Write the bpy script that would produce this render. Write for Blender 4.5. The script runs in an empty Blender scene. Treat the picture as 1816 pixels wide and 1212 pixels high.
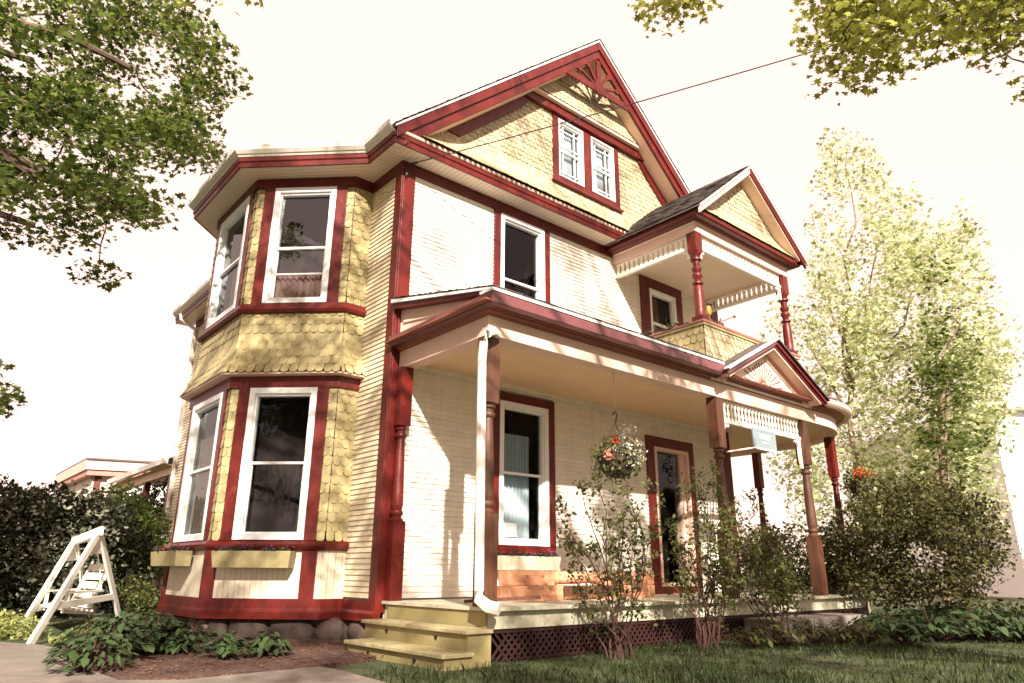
import bpy, math, random
import numpy as np
from mathutils import Vector, Matrix
random.seed(7); RNG = np.random.default_rng(11)
R = math.radians
SC = bpy.context.scene
COL = SC.collection
# ------------------------------------------------------------------ camera
CAM = np.array([-3.93448, -6.76694, .29542]); YAW, PITCH, ROLL = .704074, .317065, .0063974
_F = np.array([math.sin(YAW)*math.cos(PITCH), math.cos(YAW)*math.cos(PITCH), math.sin(PITCH)])
_R = np.cross(_F, [0, 0, 1]); _R /= np.linalg.norm(_R); _U = np.cross(_R, _F)
_R2 = math.cos(ROLL)*_R+math.sin(ROLL)*_U; _U2 = -math.sin(ROLL)*_R+math.cos(ROLL)*_U
cd = bpy.data.cameras.new('camera'); cam = bpy.data.objects.new('camera', cd); COL.objects.link(cam)
cd.sensor_width = 36; cd.lens = 24.635; cd.clip_end = 3000; cd.clip_start = .05
cam.matrix_world = Matrix(((_R2[0], _U2[0], -_F[0], CAM[0]), (_R2[1], _U2[1], -_F[1], CAM[1]), (_R2[2], _U2[2], -_F[2], CAM[2]), (0, 0, 0, 1)))
SC.camera = cam
# ------------------------------------------------------------------ light
SUN_AZ = R(27); SUN_EL = R(31)          # azimuth of the sun, from -Y towards -X
SD = Vector((-math.sin(SUN_AZ)*math.cos(SUN_EL), -math.cos(SUN_AZ)*math.cos(SUN_EL), math.sin(SUN_EL)))
W = bpy.data.worlds.new('World'); SC.world = W; W.use_nodes = True
nt = W.node_tree; nt.nodes.clear()
sk = nt.nodes.new('ShaderNodeTexSky'); sk.sky_type = 'NISHITA'; sk.sun_disc = False
sk.sun_elevation = SUN_EL; sk.sun_rotation = math.atan2(SD.x, SD.y)
mx = nt.nodes.new('ShaderNodeMix'); mx.data_type = 'RGBA'; mx.inputs[0].default_value = .9
mx.inputs[7].default_value = (5.5, 3.9, 3.35, 1)
bg = nt.nodes.new('ShaderNodeBackground'); bg.inputs[1].default_value = .1
wo = nt.nodes.new('ShaderNodeOutputWorld')
nt.links.new(sk.outputs[0], mx.inputs[6]); nt.links.new(mx.outputs[2], bg.inputs[0]); nt.links.new(bg.outputs[0], wo.inputs[0])
sl = bpy.data.lights.new('sun', 'SUN'); sl.energy = 4.6; sl.angle = R(.9); sl.color = (1, .91, .8)
so = bpy.data.objects.new('sun', sl); COL.objects.link(so); so.rotation_euler = (-SD).to_track_quat('-Z', 'Y').to_euler()
SC.view_settings.view_transform = 'Standard'; SC.view_settings.look = 'None'
SC.view_settings.gamma = 1; SC.view_settings.exposure = 1.5
SC.render.engine = 'CYCLES'
SC.cycles.max_bounces = 8; SC.cycles.transparent_max_bounces = 12

def inview(P, m=0):
    """rows of P that the camera would see, with a margin of m pixels"""
    d = np.asarray(P)-CAM; z = d@_F; zz = np.where(z > .1, z, .1)
    u = 908+1242.7*(d@_R2)/zz; v = 606-1242.7*(d@_U2)/zz
    return (z > .1) & (u > -m) & (u < 1816+m) & (v > -m) & (v < 1212+m)
def ray(u, v, dist):
    """a point seen at photograph pixel (u, v), dist metres away along the ground"""
    d = _F+_R2*(u-908)/1242.7-_U2*(v-606)/1242.7
    return CAM+d*(dist/math.hypot(d[0], d[1]))
# ------------------------------------------------------------------ materials
def _n(t, ty, **k):
    n = t.nodes.new(ty)
    for a, b in k.items(): setattr(n, a, b)
    return n
def mat(name, col, rough=.6, var=.12, scale=6., bump=.15, bscale=40., stretch=(1, 1, 1), stain=None, stainamt=.0, island=0, spec=.4, stripe=None, metal=0):
    m = bpy.data.materials.new(name); m.use_nodes = True; t = m.node_tree; b = t.nodes['Principled BSDF']
    b.inputs['Roughness'].default_value = rough; b.inputs['Specular IOR Level'].default_value = spec; b.inputs['Metallic'].default_value = metal
    tc = _n(t, 'ShaderNodeTexCoord'); mp = _n(t, 'ShaderNodeMapping'); mp.inputs['Scale'].default_value = stretch
    t.links.new(tc.outputs['Object'], mp.inputs[0])
    n1 = _n(t, 'ShaderNodeTexNoise'); n1.inputs['Scale'].default_value = scale; n1.inputs['Detail'].default_value = 5
    t.links.new(mp.outputs[0], n1.inputs[0])
    rp = _n(t, 'ShaderNodeValToRGB'); rp.color_ramp.elements[0].position = .3; rp.color_ramp.elements[1].position = .7
    lo = [c*(1-var) for c in col]+[1]; hi = [min(1, c*(1+var)) for c in col]+[1]
    rp.color_ramp.elements[0].color = lo; rp.color_ramp.elements[1].color = hi
    t.links.new(n1.outputs[0], rp.inputs[0]); out = rp.outputs[0]
    if island:
        g = _n(t, 'ShaderNodeNewGeometry'); mr = _n(t, 'ShaderNodeMapRange'); mr.inputs[3].default_value = 1-island; mr.inputs[4].default_value = 1+island*.6
        t.links.new(g.outputs['Random Per Island'], mr.inputs[0])
        mm = _n(t, 'ShaderNodeMix', data_type='RGBA', blend_type='MULTIPLY'); mm.inputs[0].default_value = 1
        t.links.new(out, mm.inputs[6]); t.links.new(mr.outputs[0], mm.inputs[7]); out = mm.outputs[2]
    if stain:
        n2 = _n(t, 'ShaderNodeTexNoise'); n2.inputs['Scale'].default_value = scale*2.3; n2.inputs['Detail'].default_value = 8; n2.inputs['Roughness'].default_value = .7
        t.links.new(mp.outputs[0], n2.inputs[0])
        r2 = _n(t, 'ShaderNodeValToRGB'); r2.color_ramp.elements[0].position = .62-stainamt*.25; r2.color_ramp.elements[1].position = .72
        t.links.new(n2.outputs[0], r2.inputs[0])
        ms = _n(t, 'ShaderNodeMix', data_type='RGBA'); t.links.new(r2.outputs[0], ms.inputs[0]); t.links.new(out, ms.inputs[6]); ms.inputs[7].default_value = (*stain, 1); out = ms.outputs[2]
    n3 = _n(t, 'ShaderNodeTexNoise'); n3.inputs['Scale'].default_value = bscale; n3.inputs['Detail'].default_value = 4
    t.links.new(mp.outputs[0], n3.inputs[0]); h = n3.outputs[0]
    if name in ('cream_paint', 'shaded_cream_paint', 'barn_red_paint'):  # rain streaks and faded patches
        m2 = _n(t, 'ShaderNodeMapping'); m2.inputs['Scale'].default_value = (11, 11, .9); t.links.new(tc.outputs['Object'], m2.inputs[0])
        n4 = _n(t, 'ShaderNodeTexNoise'); n4.inputs['Scale'].default_value = 1; n4.inputs['Detail'].default_value = 6; n4.inputs['Roughness'].default_value = .65; t.links.new(m2.outputs[0], n4.inputs[0])
        r4 = _n(t, 'ShaderNodeMapRange'); r4.inputs[1].default_value = .35; r4.inputs[2].default_value = .6; r4.inputs[3].default_value = .9; r4.inputs[4].default_value = 1.0; t.links.new(n4.outputs[0], r4.inputs[0])
        m4 = _n(t, 'ShaderNodeMix', data_type='RGBA', blend_type='MULTIPLY'); m4.inputs[0].default_value = 1; t.links.new(out, m4.inputs[6]); t.links.new(r4.outputs[0], m4.inputs[7]); out = m4.outputs[2]
    if stripe:                                             # tongue-and-groove boards: grooves across direction stripe[:3]
        dp = _n(t, 'ShaderNodeVectorMath', operation='DOT_PRODUCT'); dp.inputs[1].default_value = [q/stripe[3] for q in stripe[:3]]
        t.links.new(tc.outputs['Object'], dp.inputs[0])
        fr = _n(t, 'ShaderNodeMath', operation='FRACT'); t.links.new(dp.outputs['Value'], fr.inputs[0])
        lt = _n(t, 'ShaderNodeMath', operation='LESS_THAN'); t.links.new(fr.outputs[0], lt.inputs[0]); lt.inputs[1].default_value = stripe[4]
        ms = _n(t, 'ShaderNodeMix', data_type='RGBA'); t.links.new(lt.outputs[0], ms.inputs[0]); t.links.new(out, ms.inputs[6])
        ms.inputs[7].default_value = [c*.45 for c in col]+[1]; out = ms.outputs[2]
        sb = _n(t, 'ShaderNodeMath', operation='MULTIPLY_ADD'); t.links.new(lt.outputs[0], sb.inputs[0]); sb.inputs[1].default_value = -3; t.links.new(h, sb.inputs[2]); h = sb.outputs[0]
    bp = _n(t, 'ShaderNodeBump'); bp.inputs['Strength'].default_value = bump; bp.inputs['Distance'].default_value = .01
    t.links.new(h, bp.inputs['Height']); t.links.new(bp.outputs[0], b.inputs['Normal'])
    t.links.new(out, b.inputs['Base Color'])
    return m
def leafmat(name, c1, c2, trans=.45, rough=.5):
    m = bpy.data.materials.new(name); m.use_nodes = True; t = m.node_tree; b = t.nodes['Principled BSDF']; o = t.nodes['Material Output']
    g = _n(t, 'ShaderNodeNewGeometry'); rp = _n(t, 'ShaderNodeValToRGB')
    rp.color_ramp.elements[0].color = (*c1, 1); rp.color_ramp.elements[1].color = (*c2, 1)
    t.links.new(g.outputs['Random Per Island'], rp.inputs[0]); t.links.new(rp.outputs[0], b.inputs['Base Color'])
    b.inputs['Roughness'].default_value = rough; b.inputs['Specular IOR Level'].default_value = .25
    tr = _n(t, 'ShaderNodeBsdfTranslucent'); hs = _n(t, 'ShaderNodeHueSaturation'); hs.inputs['Value'].default_value = 1.5; hs.inputs['Hue'].default_value = .49
    t.links.new(rp.outputs[0], hs.inputs['Color']); t.links.new(hs.outputs[0], tr.inputs[0])
    mi = _n(t, 'ShaderNodeMixShader'); mi.inputs[0].default_value = trans
    t.links.new(b.outputs[0], mi.inputs[1]); t.links.new(tr.outputs[0], mi.inputs[2]); t.links.new(mi.outputs[0], o.inputs[0])
    return m
def glassmat(name, refl=.06, tint=(.85, .87, .86)):
    m = bpy.data.materials.new(name); m.use_nodes = True; t = m.node_tree; t.nodes.clear()
    o = _n(t, 'ShaderNodeOutputMaterial'); tr = _n(t, 'ShaderNodeBsdfTransparent'); tr.inputs[0].default_value = (*tint, 1)
    gl = _n(t, 'ShaderNodeBsdfGlossy'); gl.inputs['Roughness'].default_value = .015
    nz = _n(t, 'ShaderNodeTexNoise'); nz.inputs['Scale'].default_value = 2.2; bp = _n(t, 'ShaderNodeBump'); bp.inputs['Strength'].default_value = .08; bp.inputs['Distance'].default_value = .05
    t.links.new(nz.outputs[0], bp.inputs['Height']); t.links.new(bp.outputs[0], gl.inputs['Normal'])
    fr = _n(t, 'ShaderNodeFresnel'); fr.inputs[0].default_value = 1.36
    ad = _n(t, 'ShaderNodeMath', operation='ADD'); ad.inputs[1].default_value = refl; t.links.new(fr.outputs[0], ad.inputs[0])
    mi = _n(t, 'ShaderNodeMixShader'); t.links.new(ad.outputs[0], mi.inputs[0]); t.links.new(tr.outputs[0], mi.inputs[1]); t.links.new(gl.outputs[0], mi.inputs[2]); t.links.new(mi.outputs[0], o.inputs[0])
    return m
M = {}
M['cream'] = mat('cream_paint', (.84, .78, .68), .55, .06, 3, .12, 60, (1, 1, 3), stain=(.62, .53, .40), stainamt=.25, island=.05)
M['creamside'] = mat('shaded_cream_paint', (.70, .60, .43), .55, .1, 3, .12, 60, (1, 1, 3), stain=(.5, .38, .22), stainamt=.3, island=.07)  # side wall siding: its shade is put into the cream colour
M['red'] = mat('barn_red_paint', (.11, .009, .006), .42, .25, 5, .2, 50, (1, 1, .5), stain=(.19, .032, .026), stainamt=.25)
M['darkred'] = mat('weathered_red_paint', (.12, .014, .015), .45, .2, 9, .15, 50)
M['mauve'] = mat('sky_sheen_red_metal', (.165, .055, .058), .35, .1, 5, .08, 30, spec=.6)  # mauve comes from the sky's sheen on dark red, put into the colour
M['pink'] = mat('pinkish_cream_paint', (.74, .52, .42), .5, .06, 4, .1, 50)
M['brown'] = mat('red_brown_moulding', (.27, .085, .055), .5, .1, 6, .12, 50)
M['white'] = mat('white_vinyl', (.84, .84, .83), .35, .03, 4, .04, 40)
M['gutter'] = mat('white_gutter_metal', (.78, .72, .64), .3, .05, 5, .05, 20, stain=(.5, .42, .32), stainamt=.1)
M['yellow'] = mat('yellow_shingle_paint', (.42, .345, .17), .55, .1, 4, .15, 60, stain=(.36, .29, .12), stainamt=.3, island=.2)
M['gable'] = mat('pale_gable_shingle_paint', (.47, .40, .25), .55, .08, 4, .15, 60, stain=(.48, .42, .26), stainamt=.3, island=.22)
M['ceil'] = mat('porch_ceiling_boards', (.86, .60, .37), .5, .05, 3, .5, 60, stripe=(0, 1, 0, .052, .1))
M['sofx'] = mat('soffit_boards_front', (.76, .62, .50), .5, .04, 3, .5, 60, stripe=(1, 0, 0, .07, .09))
M['sofy'] = mat('soffit_boards_side', (.76, .62, .50), .5, .04, 3, .5, 60, stripe=(0, 1, 0, .07, .09))
M['sofd'] = mat('soffit_boards_bay', (.76, .62, .50), .5, .04, 3, .5, 60, stripe=(.715, .699, 0, .07, .09))
M['bead'] = mat('bay_panel_boards', (.74, .65, .50), .5, .06, 4, .4, 50, (1, 1, .4), stripe=(.715, -.699, 0, .06, .07), stain=(.55, .46, .33), stainamt=.2)
M['deck'] = mat('sage_deck_paint', (.50, .47, .35), .6, .1, 5, .3, 40, (1, 4, 1), stain=(.33, .28, .18), stainamt=.4)
M['stair'] = mat('olive_step_paint', (.27, .225, .10), .6, .12, 5, .3, 40, stain=(.30, .22, .09), stainamt=.5)
M['treadm'] = mat('worn_tread_paint', (.38, .33, .18), .6, .15, 6, .4, 40, stain=(.22, .15, .08), stainamt=.5)
M['wood'] = mat('stained_post_wood', (.085, .034, .018), .5, .3, 5, .3, 30, (6, 6, .6), stain=(.08, .022, .014), stainamt=.3)
M['newwood'] = mat('bare_cedar', (.60, .29, .16), .6, .2, 4, .2, 30, (.6, 5, 5), stain=(.42, .17, .09), stainamt=.3)
M['postpink'] = mat('rose_painted_post', (.40, .17, .13), .45, .15, 6, .15, 40)
M['roof'] = mat('asphalt_shingle', (.105, .085, .08), .85, .35, 14, .7, 90, (1, 1, 1), island=.5)
M['stone'] = mat('fieldstone', (.085, .055, .045), .85, .35, 3, .8, 14, island=.5)
M['mortar'] = mat('mortar', (.07, .05, .04), .9, .2, 10, .5, 40)
M['lattice'] = mat('dark_red_lattice', (.03, .009, .008), .6, .2, 8, .2, 40)
M['concrete'] = mat('concrete', (.2, .17, .145), .85, .15, 2.5, .5, 60, stain=(.15, .12, .09), stainamt=.6)
M['mulch'] = mat('mulch', (.065, .032, .022), .95, .5, 18, 1.0, 60, stain=(.3, .17, .12), stainamt=.4)
M['soil'] = mat('lawn_soil', (.05, .06, .022), .95, .5, 6, 1.0, 50)
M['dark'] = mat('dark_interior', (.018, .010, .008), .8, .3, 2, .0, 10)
M['black'] = mat('black_metal', (.03, .022, .02), .45, .2, 10, .05, 40)
M['planter'] = mat('khaki_planter_wood', (.32, .27, .13), .6, .12, 5, .2, 40, stain=(.28, .22, .1), stainamt=.3)
M['planterw'] = mat('cream_planter_wood', (.66, .6, .45), .6, .1, 5, .2, 40, stain=(.45, .4, .1), stainamt=.2)
M['bark'] = mat('maple_bark', (.11, .07, .05), .9, .35, 6, 1, 25, (1, 1, .3))
M['palebark'] = mat('pale_bark', (.22, .15, .10), .9, .3, 6, .8, 25, (1, 1, .3))
M['shadebark'] = mat('dark_stem', (.04, .026, .018), .9, .3, 10, .3, 40)
M['stem'] = mat('shrub_stem', (.07, .032, .024), .8, .3, 10, .3, 40)
M['curtain'] = mat('sheer_curtain', (.72, .66, .6), .9, .08, 5, .1, 60, (6, 6, 1))
M['skycurtain'] = mat('sky_reflection_curtain', (.46, .54, .58), .9, .1, 4, .1, 60, (6, 6, 1), stain=(.7, .72, .7), stainamt=.3)  # curtain tinted with the sky's reflection, put into its colour
M['pinkcurtain'] = mat('rose_curtain', (.36, .2, .17), .9, .2, 4, .1, 60, (6, 6, 1))
M['edge'] = mat('shingle_edge_shade', (.12, .075, .035), .9, .3, 8, .1, 40)  # dark lower edges: the shadow line under each shingle put into the colour
M['swing'] = mat('white_swing_paint', (.78, .74, .66), .5, .05, 6, .15, 40, stain=(.5, .42, .32), stainamt=.2)
M['signblue'] = mat('grey_blue_sign', (.2, .25, .27), .4, .06, 5, .04, 30)
M['rust'] = mat('dark_rusted_iron', (.11, .045, .03), .7, .3, 12, .3, 40)
M['brick'] = mat('neighbour_cream', (.66, .55, .45), .6, .08, 2, .1, 30)
M['pale'] = mat('pale_neighbour_wall', (.90, .87, .83), .6, .04, 2, .1, 30)
M['glass'] = glassmat('window_glass', .0)
M['glassb'] = glassmat('bright_window_glass', .07)
M['lf_maple'] = leafmat('maple_leaves', (.022, .045, .011), (.17, .22, .048), .45)
M['lf_front'] = leafmat('backlit_maple_leaves', (.08, .09, .015), (.32, .35, .07), .5)
M['lf_pale'] = leafmat('pale_maple_leaves', (.14, .19, .06), (.74, .76, .48), .55)
M['lf_dark'] = leafmat('dark_hedge_leaves', (.006, .010, .005), (.06, .07, .03), .25)
M['lf_white'] = leafmat('variegated_leaves', (.04, .045, .025), (.3, .3, .22), .3)
M['lf_yew'] = leafmat('yew_leaves', (.012, .014, .006), (.12, .115, .035), .3)
M['lf_rose'] = leafmat('shrub_leaves', (.02, .032, .01), (.17, .18, .055), .35)
M['lf_hosta'] = leafmat('hosta_leaves', (.018, .035, .012), (.07, .11, .04), .2, .4)
M['lf_lime'] = leafmat('lime_leaves', (.16, .2, .05), (.42, .44, .16), .4)
M['grass'] = leafmat('grass_blades', (.010, .022, .007), (.065, .088, .024), .3)
for nm, c in (('fl_white', (.85, .82, .76)), ('fl_red', (.55, .07, .03)), ('fl_yellow', (.75, .5, .12)), ('fl_blue', (.12, .13, .35)), ('fl_pink', (.75, .32, .24)), ('fl_purple', (.2, .05, .16))):
    M[nm] = leafmat(nm, tuple(q*.7 for q in c), c, .25)
# ------------------------------------------------------------------ scene helpers
def link(o, parent=None):
    COL.objects.link(o)
    if parent is not None:
        o.parent = parent; o.matrix_parent_inverse = Matrix.Translation(-Vector(ORG.get(parent.name, (0, 0, 0))))
    return o
ORG = {}
def thing(name, label, cat, loc=(0, 0, 0), group=None):
    o = bpy.data.objects.new(name, None); o.empty_display_size = .2; COL.objects.link(o); o.location = loc; ORG[o.name] = tuple(loc)
    o['label'] = label; o['category'] = cat
    if group: o['group'] = group
    return o
def tag(o, label, cat, group=None):
    o['label'] = label; o['category'] = cat
    if group: o['group'] = group
    return o
def dup(root, delta, label, group=None):
    r = root.copy(); COL.objects.link(r); r.location = Vector(root.location)+Vector(delta); r['label'] = label
    if group: r['group'] = group
    def rec(s, d):
        for ch in list(s.children):
            c = ch.copy(); COL.objects.link(c); c.parent = d; c.matrix_parent_inverse = ch.matrix_parent_inverse.copy(); rec(ch, c)
    rec(root, r); return r
class FR:
    """upright plane: origin (x,y), direction u to the right seen from outside, n outwards"""
    def __init__(s, p, q=None, u=None):
        s.o = np.array(p, float)
        u = np.array(u, float) if u is not None else np.array(q, float)-s.o
        s.L = float(np.hypot(*u)); s.u = u/s.L; s.n = np.array([s.u[1], -s.u[0]])
    def P(s, a, n, z):
        q = s.o+s.u*a+s.n*n; return (q[0], q[1], z)
class MB:
    def __init__(s): s.v = []; s.f = []
    def add(s, vs, fs):
        b = len(s.v); s.v += [tuple(map(float, v)) for v in vs]; s.f += [tuple(b+i for i in f) for f in fs]; return s
    def box(s, F, a0, a1, n0, n1, z0, z1):
        vs = [F.P(a, n, z) for z in (z0, z1) for (a, n) in ((a0, n1), (a1, n1), (a1, n0), (a0, n0))]
        return s.add(vs, [(3, 2, 1, 0), (4, 5, 6, 7), (0, 1, 5, 4), (1, 2, 6, 5), (2, 3, 7, 6), (3, 0, 4, 7)])
    def cube(s, x0, x1, y0, y1, z0, z1): return s.box(FR((0, 0), u=(1, 0)), x0, x1, -y0, -y1, z0, z1) if y0 < y1 else s
    def prism(s, F, pts, n0, n1):
        k = len(pts); ar = sum(pts[i][0]*pts[(i+1) % k][1]-pts[(i+1) % k][0]*pts[i][1] for i in range(k))
        if ar < 0: pts = pts[::-1]
        vs = [F.P(a, n1, z) for a, z in pts]+[F.P(a, n0, z) for a, z in pts]
        return s.add(vs, [tuple(range(k)), tuple(range(2*k-1, k-1, -1))]+[(i, i+k, (i+1) % k+k, (i+1) % k) for i in range(k)])
    def slab(s, pts, th):
        """flat polygon of 3-D points made th thick downwards"""
        k = len(pts); vs = list(pts)+[(p[0], p[1], p[2]-th) for p in pts]
        return s.add(vs, [tuple(range(k)), tuple(range(2*k-1, k-1, -1))]+[(i, i+k, (i+1) % k+k, (i+1) % k) for i in range(k)])
    def sweep(s, path, prof):
        """closed profile of (outward n, z) carried along a plan path with mitred corners"""
        p = [np.array(q, float) for q in path]; k = len(p); m = len(prof); nn = []
        for i in range(k-1):
            u = p[i+1]-p[i]; u /= np.hypot(*u); nn.append(np.array([u[1], -u[0]]))
        b = len(s.v)
        for i in range(k):
            if i == 0: d = nn[0]
            elif i == k-1: d = nn[-1]
            else:
                d = nn[i-1]+nn[i]; d = d/(d@nn[i])
            for n, z in prof: s.v.append((p[i][0]+d[0]*n, p[i][1]+d[1]*n, z))
        for i in range(k-1):
            for j in range(m):
                a = b+i*m+j; c = b+i*m+(j+1) % m; s.f.append((a, c, c+m, a+m))
        s.f.append(tuple(b+j for j in range(m))); s.f.append(tuple(b+(k-1)*m+j for j in range(m-1, -1, -1)))
        return s
    def lathe(s, x, y, prof, seg=12, tilt=None):
        b = len(s.v); k = len(prof)
        for r, z in prof:
            for i in range(seg):
                a = 2*math.pi*i/seg; s.v.append((x+r*math.cos(a), y+r*math.sin(a), z))
        for j in range(k-1):
            for i in range(seg):
                i2 = (i+1) % seg; s.f.append((b+j*seg+i, b+j*seg+i2, b+(j+1)*seg+i2, b+(j+1)*seg+i))
        s.f.append(tuple(b+i for i in range(seg-1, -1, -1))); s.f.append(tuple(b+(k-1)*seg+i for i in range(seg)))
        return s
    def tube(s, pts, r, seg=6):
        pts = [Vector(p) for p in pts]; k = len(pts); rr = r if isinstance(r, (list, tuple)) else [r]*k; b = len(s.v)
        up = Vector((0, 0, 1))
        for i in range(k):
            d = (pts[min(i+1, k-1)]-pts[max(i-1, 0)])
            if d.length < 1e-6: d = Vector((0, 0, 1))
            d.normalize(); a = d.cross(up if abs(d.z) < .95 else Vector((1, 0, 0))).normalized(); c = a.cross(d)
            for j in range(seg):
                t = 2*math.pi*j/seg; q = pts[i]+(a*math.cos(t)+c*math.sin(t))*rr[i]; s.v.append(tuple(q))
        for i in range(k-1):
            for j in range(seg):
                j2 = (j+1) % seg; s.f.append((b+i*seg+j, b+i*seg+j2, b+(i+1)*seg+j2, b+(i+1)*seg+j))
        s.f.append(tuple(b+j for j in range(seg-1, -1, -1))); s.f.append(tuple(b+(k-1)*seg+j for j in range(seg)))
        return s
    def beam(s, p, q, w, h):
        """rectangular bar from p to q"""
        p = Vector(p); q = Vector(q); d = (q-p).normalized(); a = d.cross(Vector((0, 0, 1)))
        if a.length < .05: a = Vector((1, 0, 0))
        a.normalize(); c = a.cross(d); b = len(s.v)
        for e in (p, q):
            for i, j in ((-1, -1), (1, -1), (1, 1), (-1, 1)): s.v.append(tuple(e+a*i*w/2+c*j*h/2))
        s.f += [tuple(b+i for i in f) for f in ((0, 3, 2, 1), (4, 5, 6, 7), (0, 1, 5, 4), (1, 2, 6, 5), (2, 3, 7, 6), (3, 0, 4, 7))]
        return s
    def build(s, name, m, parent=None, smooth=False, bevel=0):
        me = bpy.data.meshes.new(name); me.from_pydata(s.v, [], s.f); me.update()
        me.materials.append(M[m] if isinstance(m, str) else m)
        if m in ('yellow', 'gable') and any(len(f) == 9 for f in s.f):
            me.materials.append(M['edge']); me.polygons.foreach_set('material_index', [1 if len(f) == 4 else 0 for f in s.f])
        if smooth: me.polygons.foreach_set('use_smooth', [True]*len(me.polygons)); 
        o = bpy.data.objects.new(name, me); link(o, parent)
        if smooth and hasattr(me, 'set_sharp_from_angle'): me.set_sharp_from_angle(angle=R(40))
        if bevel:
            bv = o.modifiers.new('bevel', 'BEVEL'); bv.width = bevel; bv.segments = 2; bv.limit_method = 'ANGLE'
        return o
def structure(o): o['kind'] = 'structure'; return o
def stuff(o): o['kind'] = 'stuff'; return o
LEAFT = {
 'maple': np.array([(0, -.5), (.12, -.22), (.5, -.28), (.36, -.02), (.52, .2), (.2, .2), (0, .6), (-.2, .2), (-.52, .2), (-.36, -.02), (-.5, -.28), (-.12, -.22)]),
 'oval': np.array([(0, -.5), (.22, -.22), (.26, .1), (0, .5), (-.26, .1), (-.22, -.22)]),
 'tri': np.array([(-.35, -.45), (.4, -.3), (.25, .4), (-.3, .45)]),
 'blade': np.array([(-.06, -.5), (.06, -.5), (0, .5)]),
}
def leaves(name, cen, size, m, parent=None, kind='oval', flat=.0, up=0., svar=.5, lean=None):
    """many separate small leaf faces, one mesh; flat>0 turns them towards lying level"""
    cen = np.asarray(cen, float); n = len(cen); T = LEAFT[kind]; k = len(T)
    nr = RNG.normal(size=(n, 3)); nr[:, 2] = np.abs(nr[:, 2])+flat*2.5; nr /= np.linalg.norm(nr, axis=1)[:, None]
    t = RNG.normal(size=(n, 3))
    if up: t[:, 2] += up*3
    a = t-nr*(t*nr).sum(1)[:, None]; a /= np.linalg.norm(a, axis=1)[:, None]; b = np.cross(nr, a)
    sz = size*(1+svar*RNG.uniform(-1, 1, n))
    v = cen[:, None, :]+sz[:, None, None]*(T[None, :, 0, None]*b[:, None, :]+T[None, :, 1, None]*a[:, None, :])
    v += nr[:, None, :]*(sz[:, None]*(-.25*np.abs(T[None, :, 0]))[:, :])[:, :, None]
    return rawmesh(name, v.reshape(-1, 3), n, k, m, parent)
def rawmesh(name, v, n, k, m, parent):
    me = bpy.data.meshes.new(name); me.vertices.add(n*k); me.vertices.foreach_set('co', v.astype(np.float32).ravel())
    me.loops.add(n*k); me.loops.foreach_set('vertex_index', np.arange(n*k, dtype=np.int32))
    me.polygons.add(n); me.polygons.foreach_set('loop_start', np.arange(0, n*k, k, dtype=np.int32))
    me.update(calc_edges=True); me.validate()
    me.materials.append(M[m] if isinstance(m, str) else m)
    o = bpy.data.objects.new(name, me); link(o, parent); return o
def blob(c, r, n):
    """n points in an ellipsoid of radii r"""
    q = RNG.normal(size=(n, 3)); q /= np.linalg.norm(q, axis=1)[:, None]; q *= RNG.uniform(0, 1, (n, 1))**.45
    return np.asarray(c)+q*np.asarray(r)
def gz(x, y):
    """height of the ground"""
    t = min(max((y-2.5)/2., 0), 1); a = .09*t*t*(3-2*t)
    if x > .5 and y < 3: a = 0
    return -.45+a
# ------------------------------------------------------------------ setting: ground
g = MB(); xs = [-900, -300, -100, -40, -20]+[x*.8 for x in range(-20, 26)]+[30, 60, 150, 400, 900]; ys = [-900, -300, -100, -40, -20]+[y*.8 for y in range(-16, 26)]+[30, 60, 150, 400, 900]
for y in ys:
    for x in xs: g.v.append((x, y, gz(x, y)+(.012*math.sin(x*1.7)*math.cos(y*1.3) if abs(x) < 25 and abs(y) < 25 else 0)))
nx = len(xs)
for j in range(len(ys)-1):
    for i in range(nx-1): g.f.append((j*nx+i, j*nx+i+1, (j+1)*nx+i+1, (j+1)*nx+i))
structure(g.build('ground', 'soil', smooth=True))
def sheet(name, pts, m, z=None, off=.016):
    b = MB(); k = len(pts); b.slab([(x, y, gz(x, y)+off) for x, y in pts], .06); return structure(b.build(name, m))
sheet('mulch_bed', [(-2.55, -1.0), (-2.2, -1.25), (-1.75, -1.2), (-1.15, -1.15), (-.5, -.9), (-.1, -.3), (-.1, 1), (-.2, 6), (-1.2, 4.2), (-1.7, 3.2), (-2.3, 1.6), (-2.6, .2)], 'mulch', off=.03)
sheet('path', [(-3.3, -3.2), (-1.25, -3.2), (-1.12, -1.5), (-1.15, -1.15), (-1.75, -1.2), (-2.2, -1.25), (-2.55, -1.0), (-2.62, .2), (-2.45, 1.3), (-2.6, 2.1), (-4.2, 4), (-6.5, 4), (-6.5, -3.2)], 'concrete', off=.022)
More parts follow.
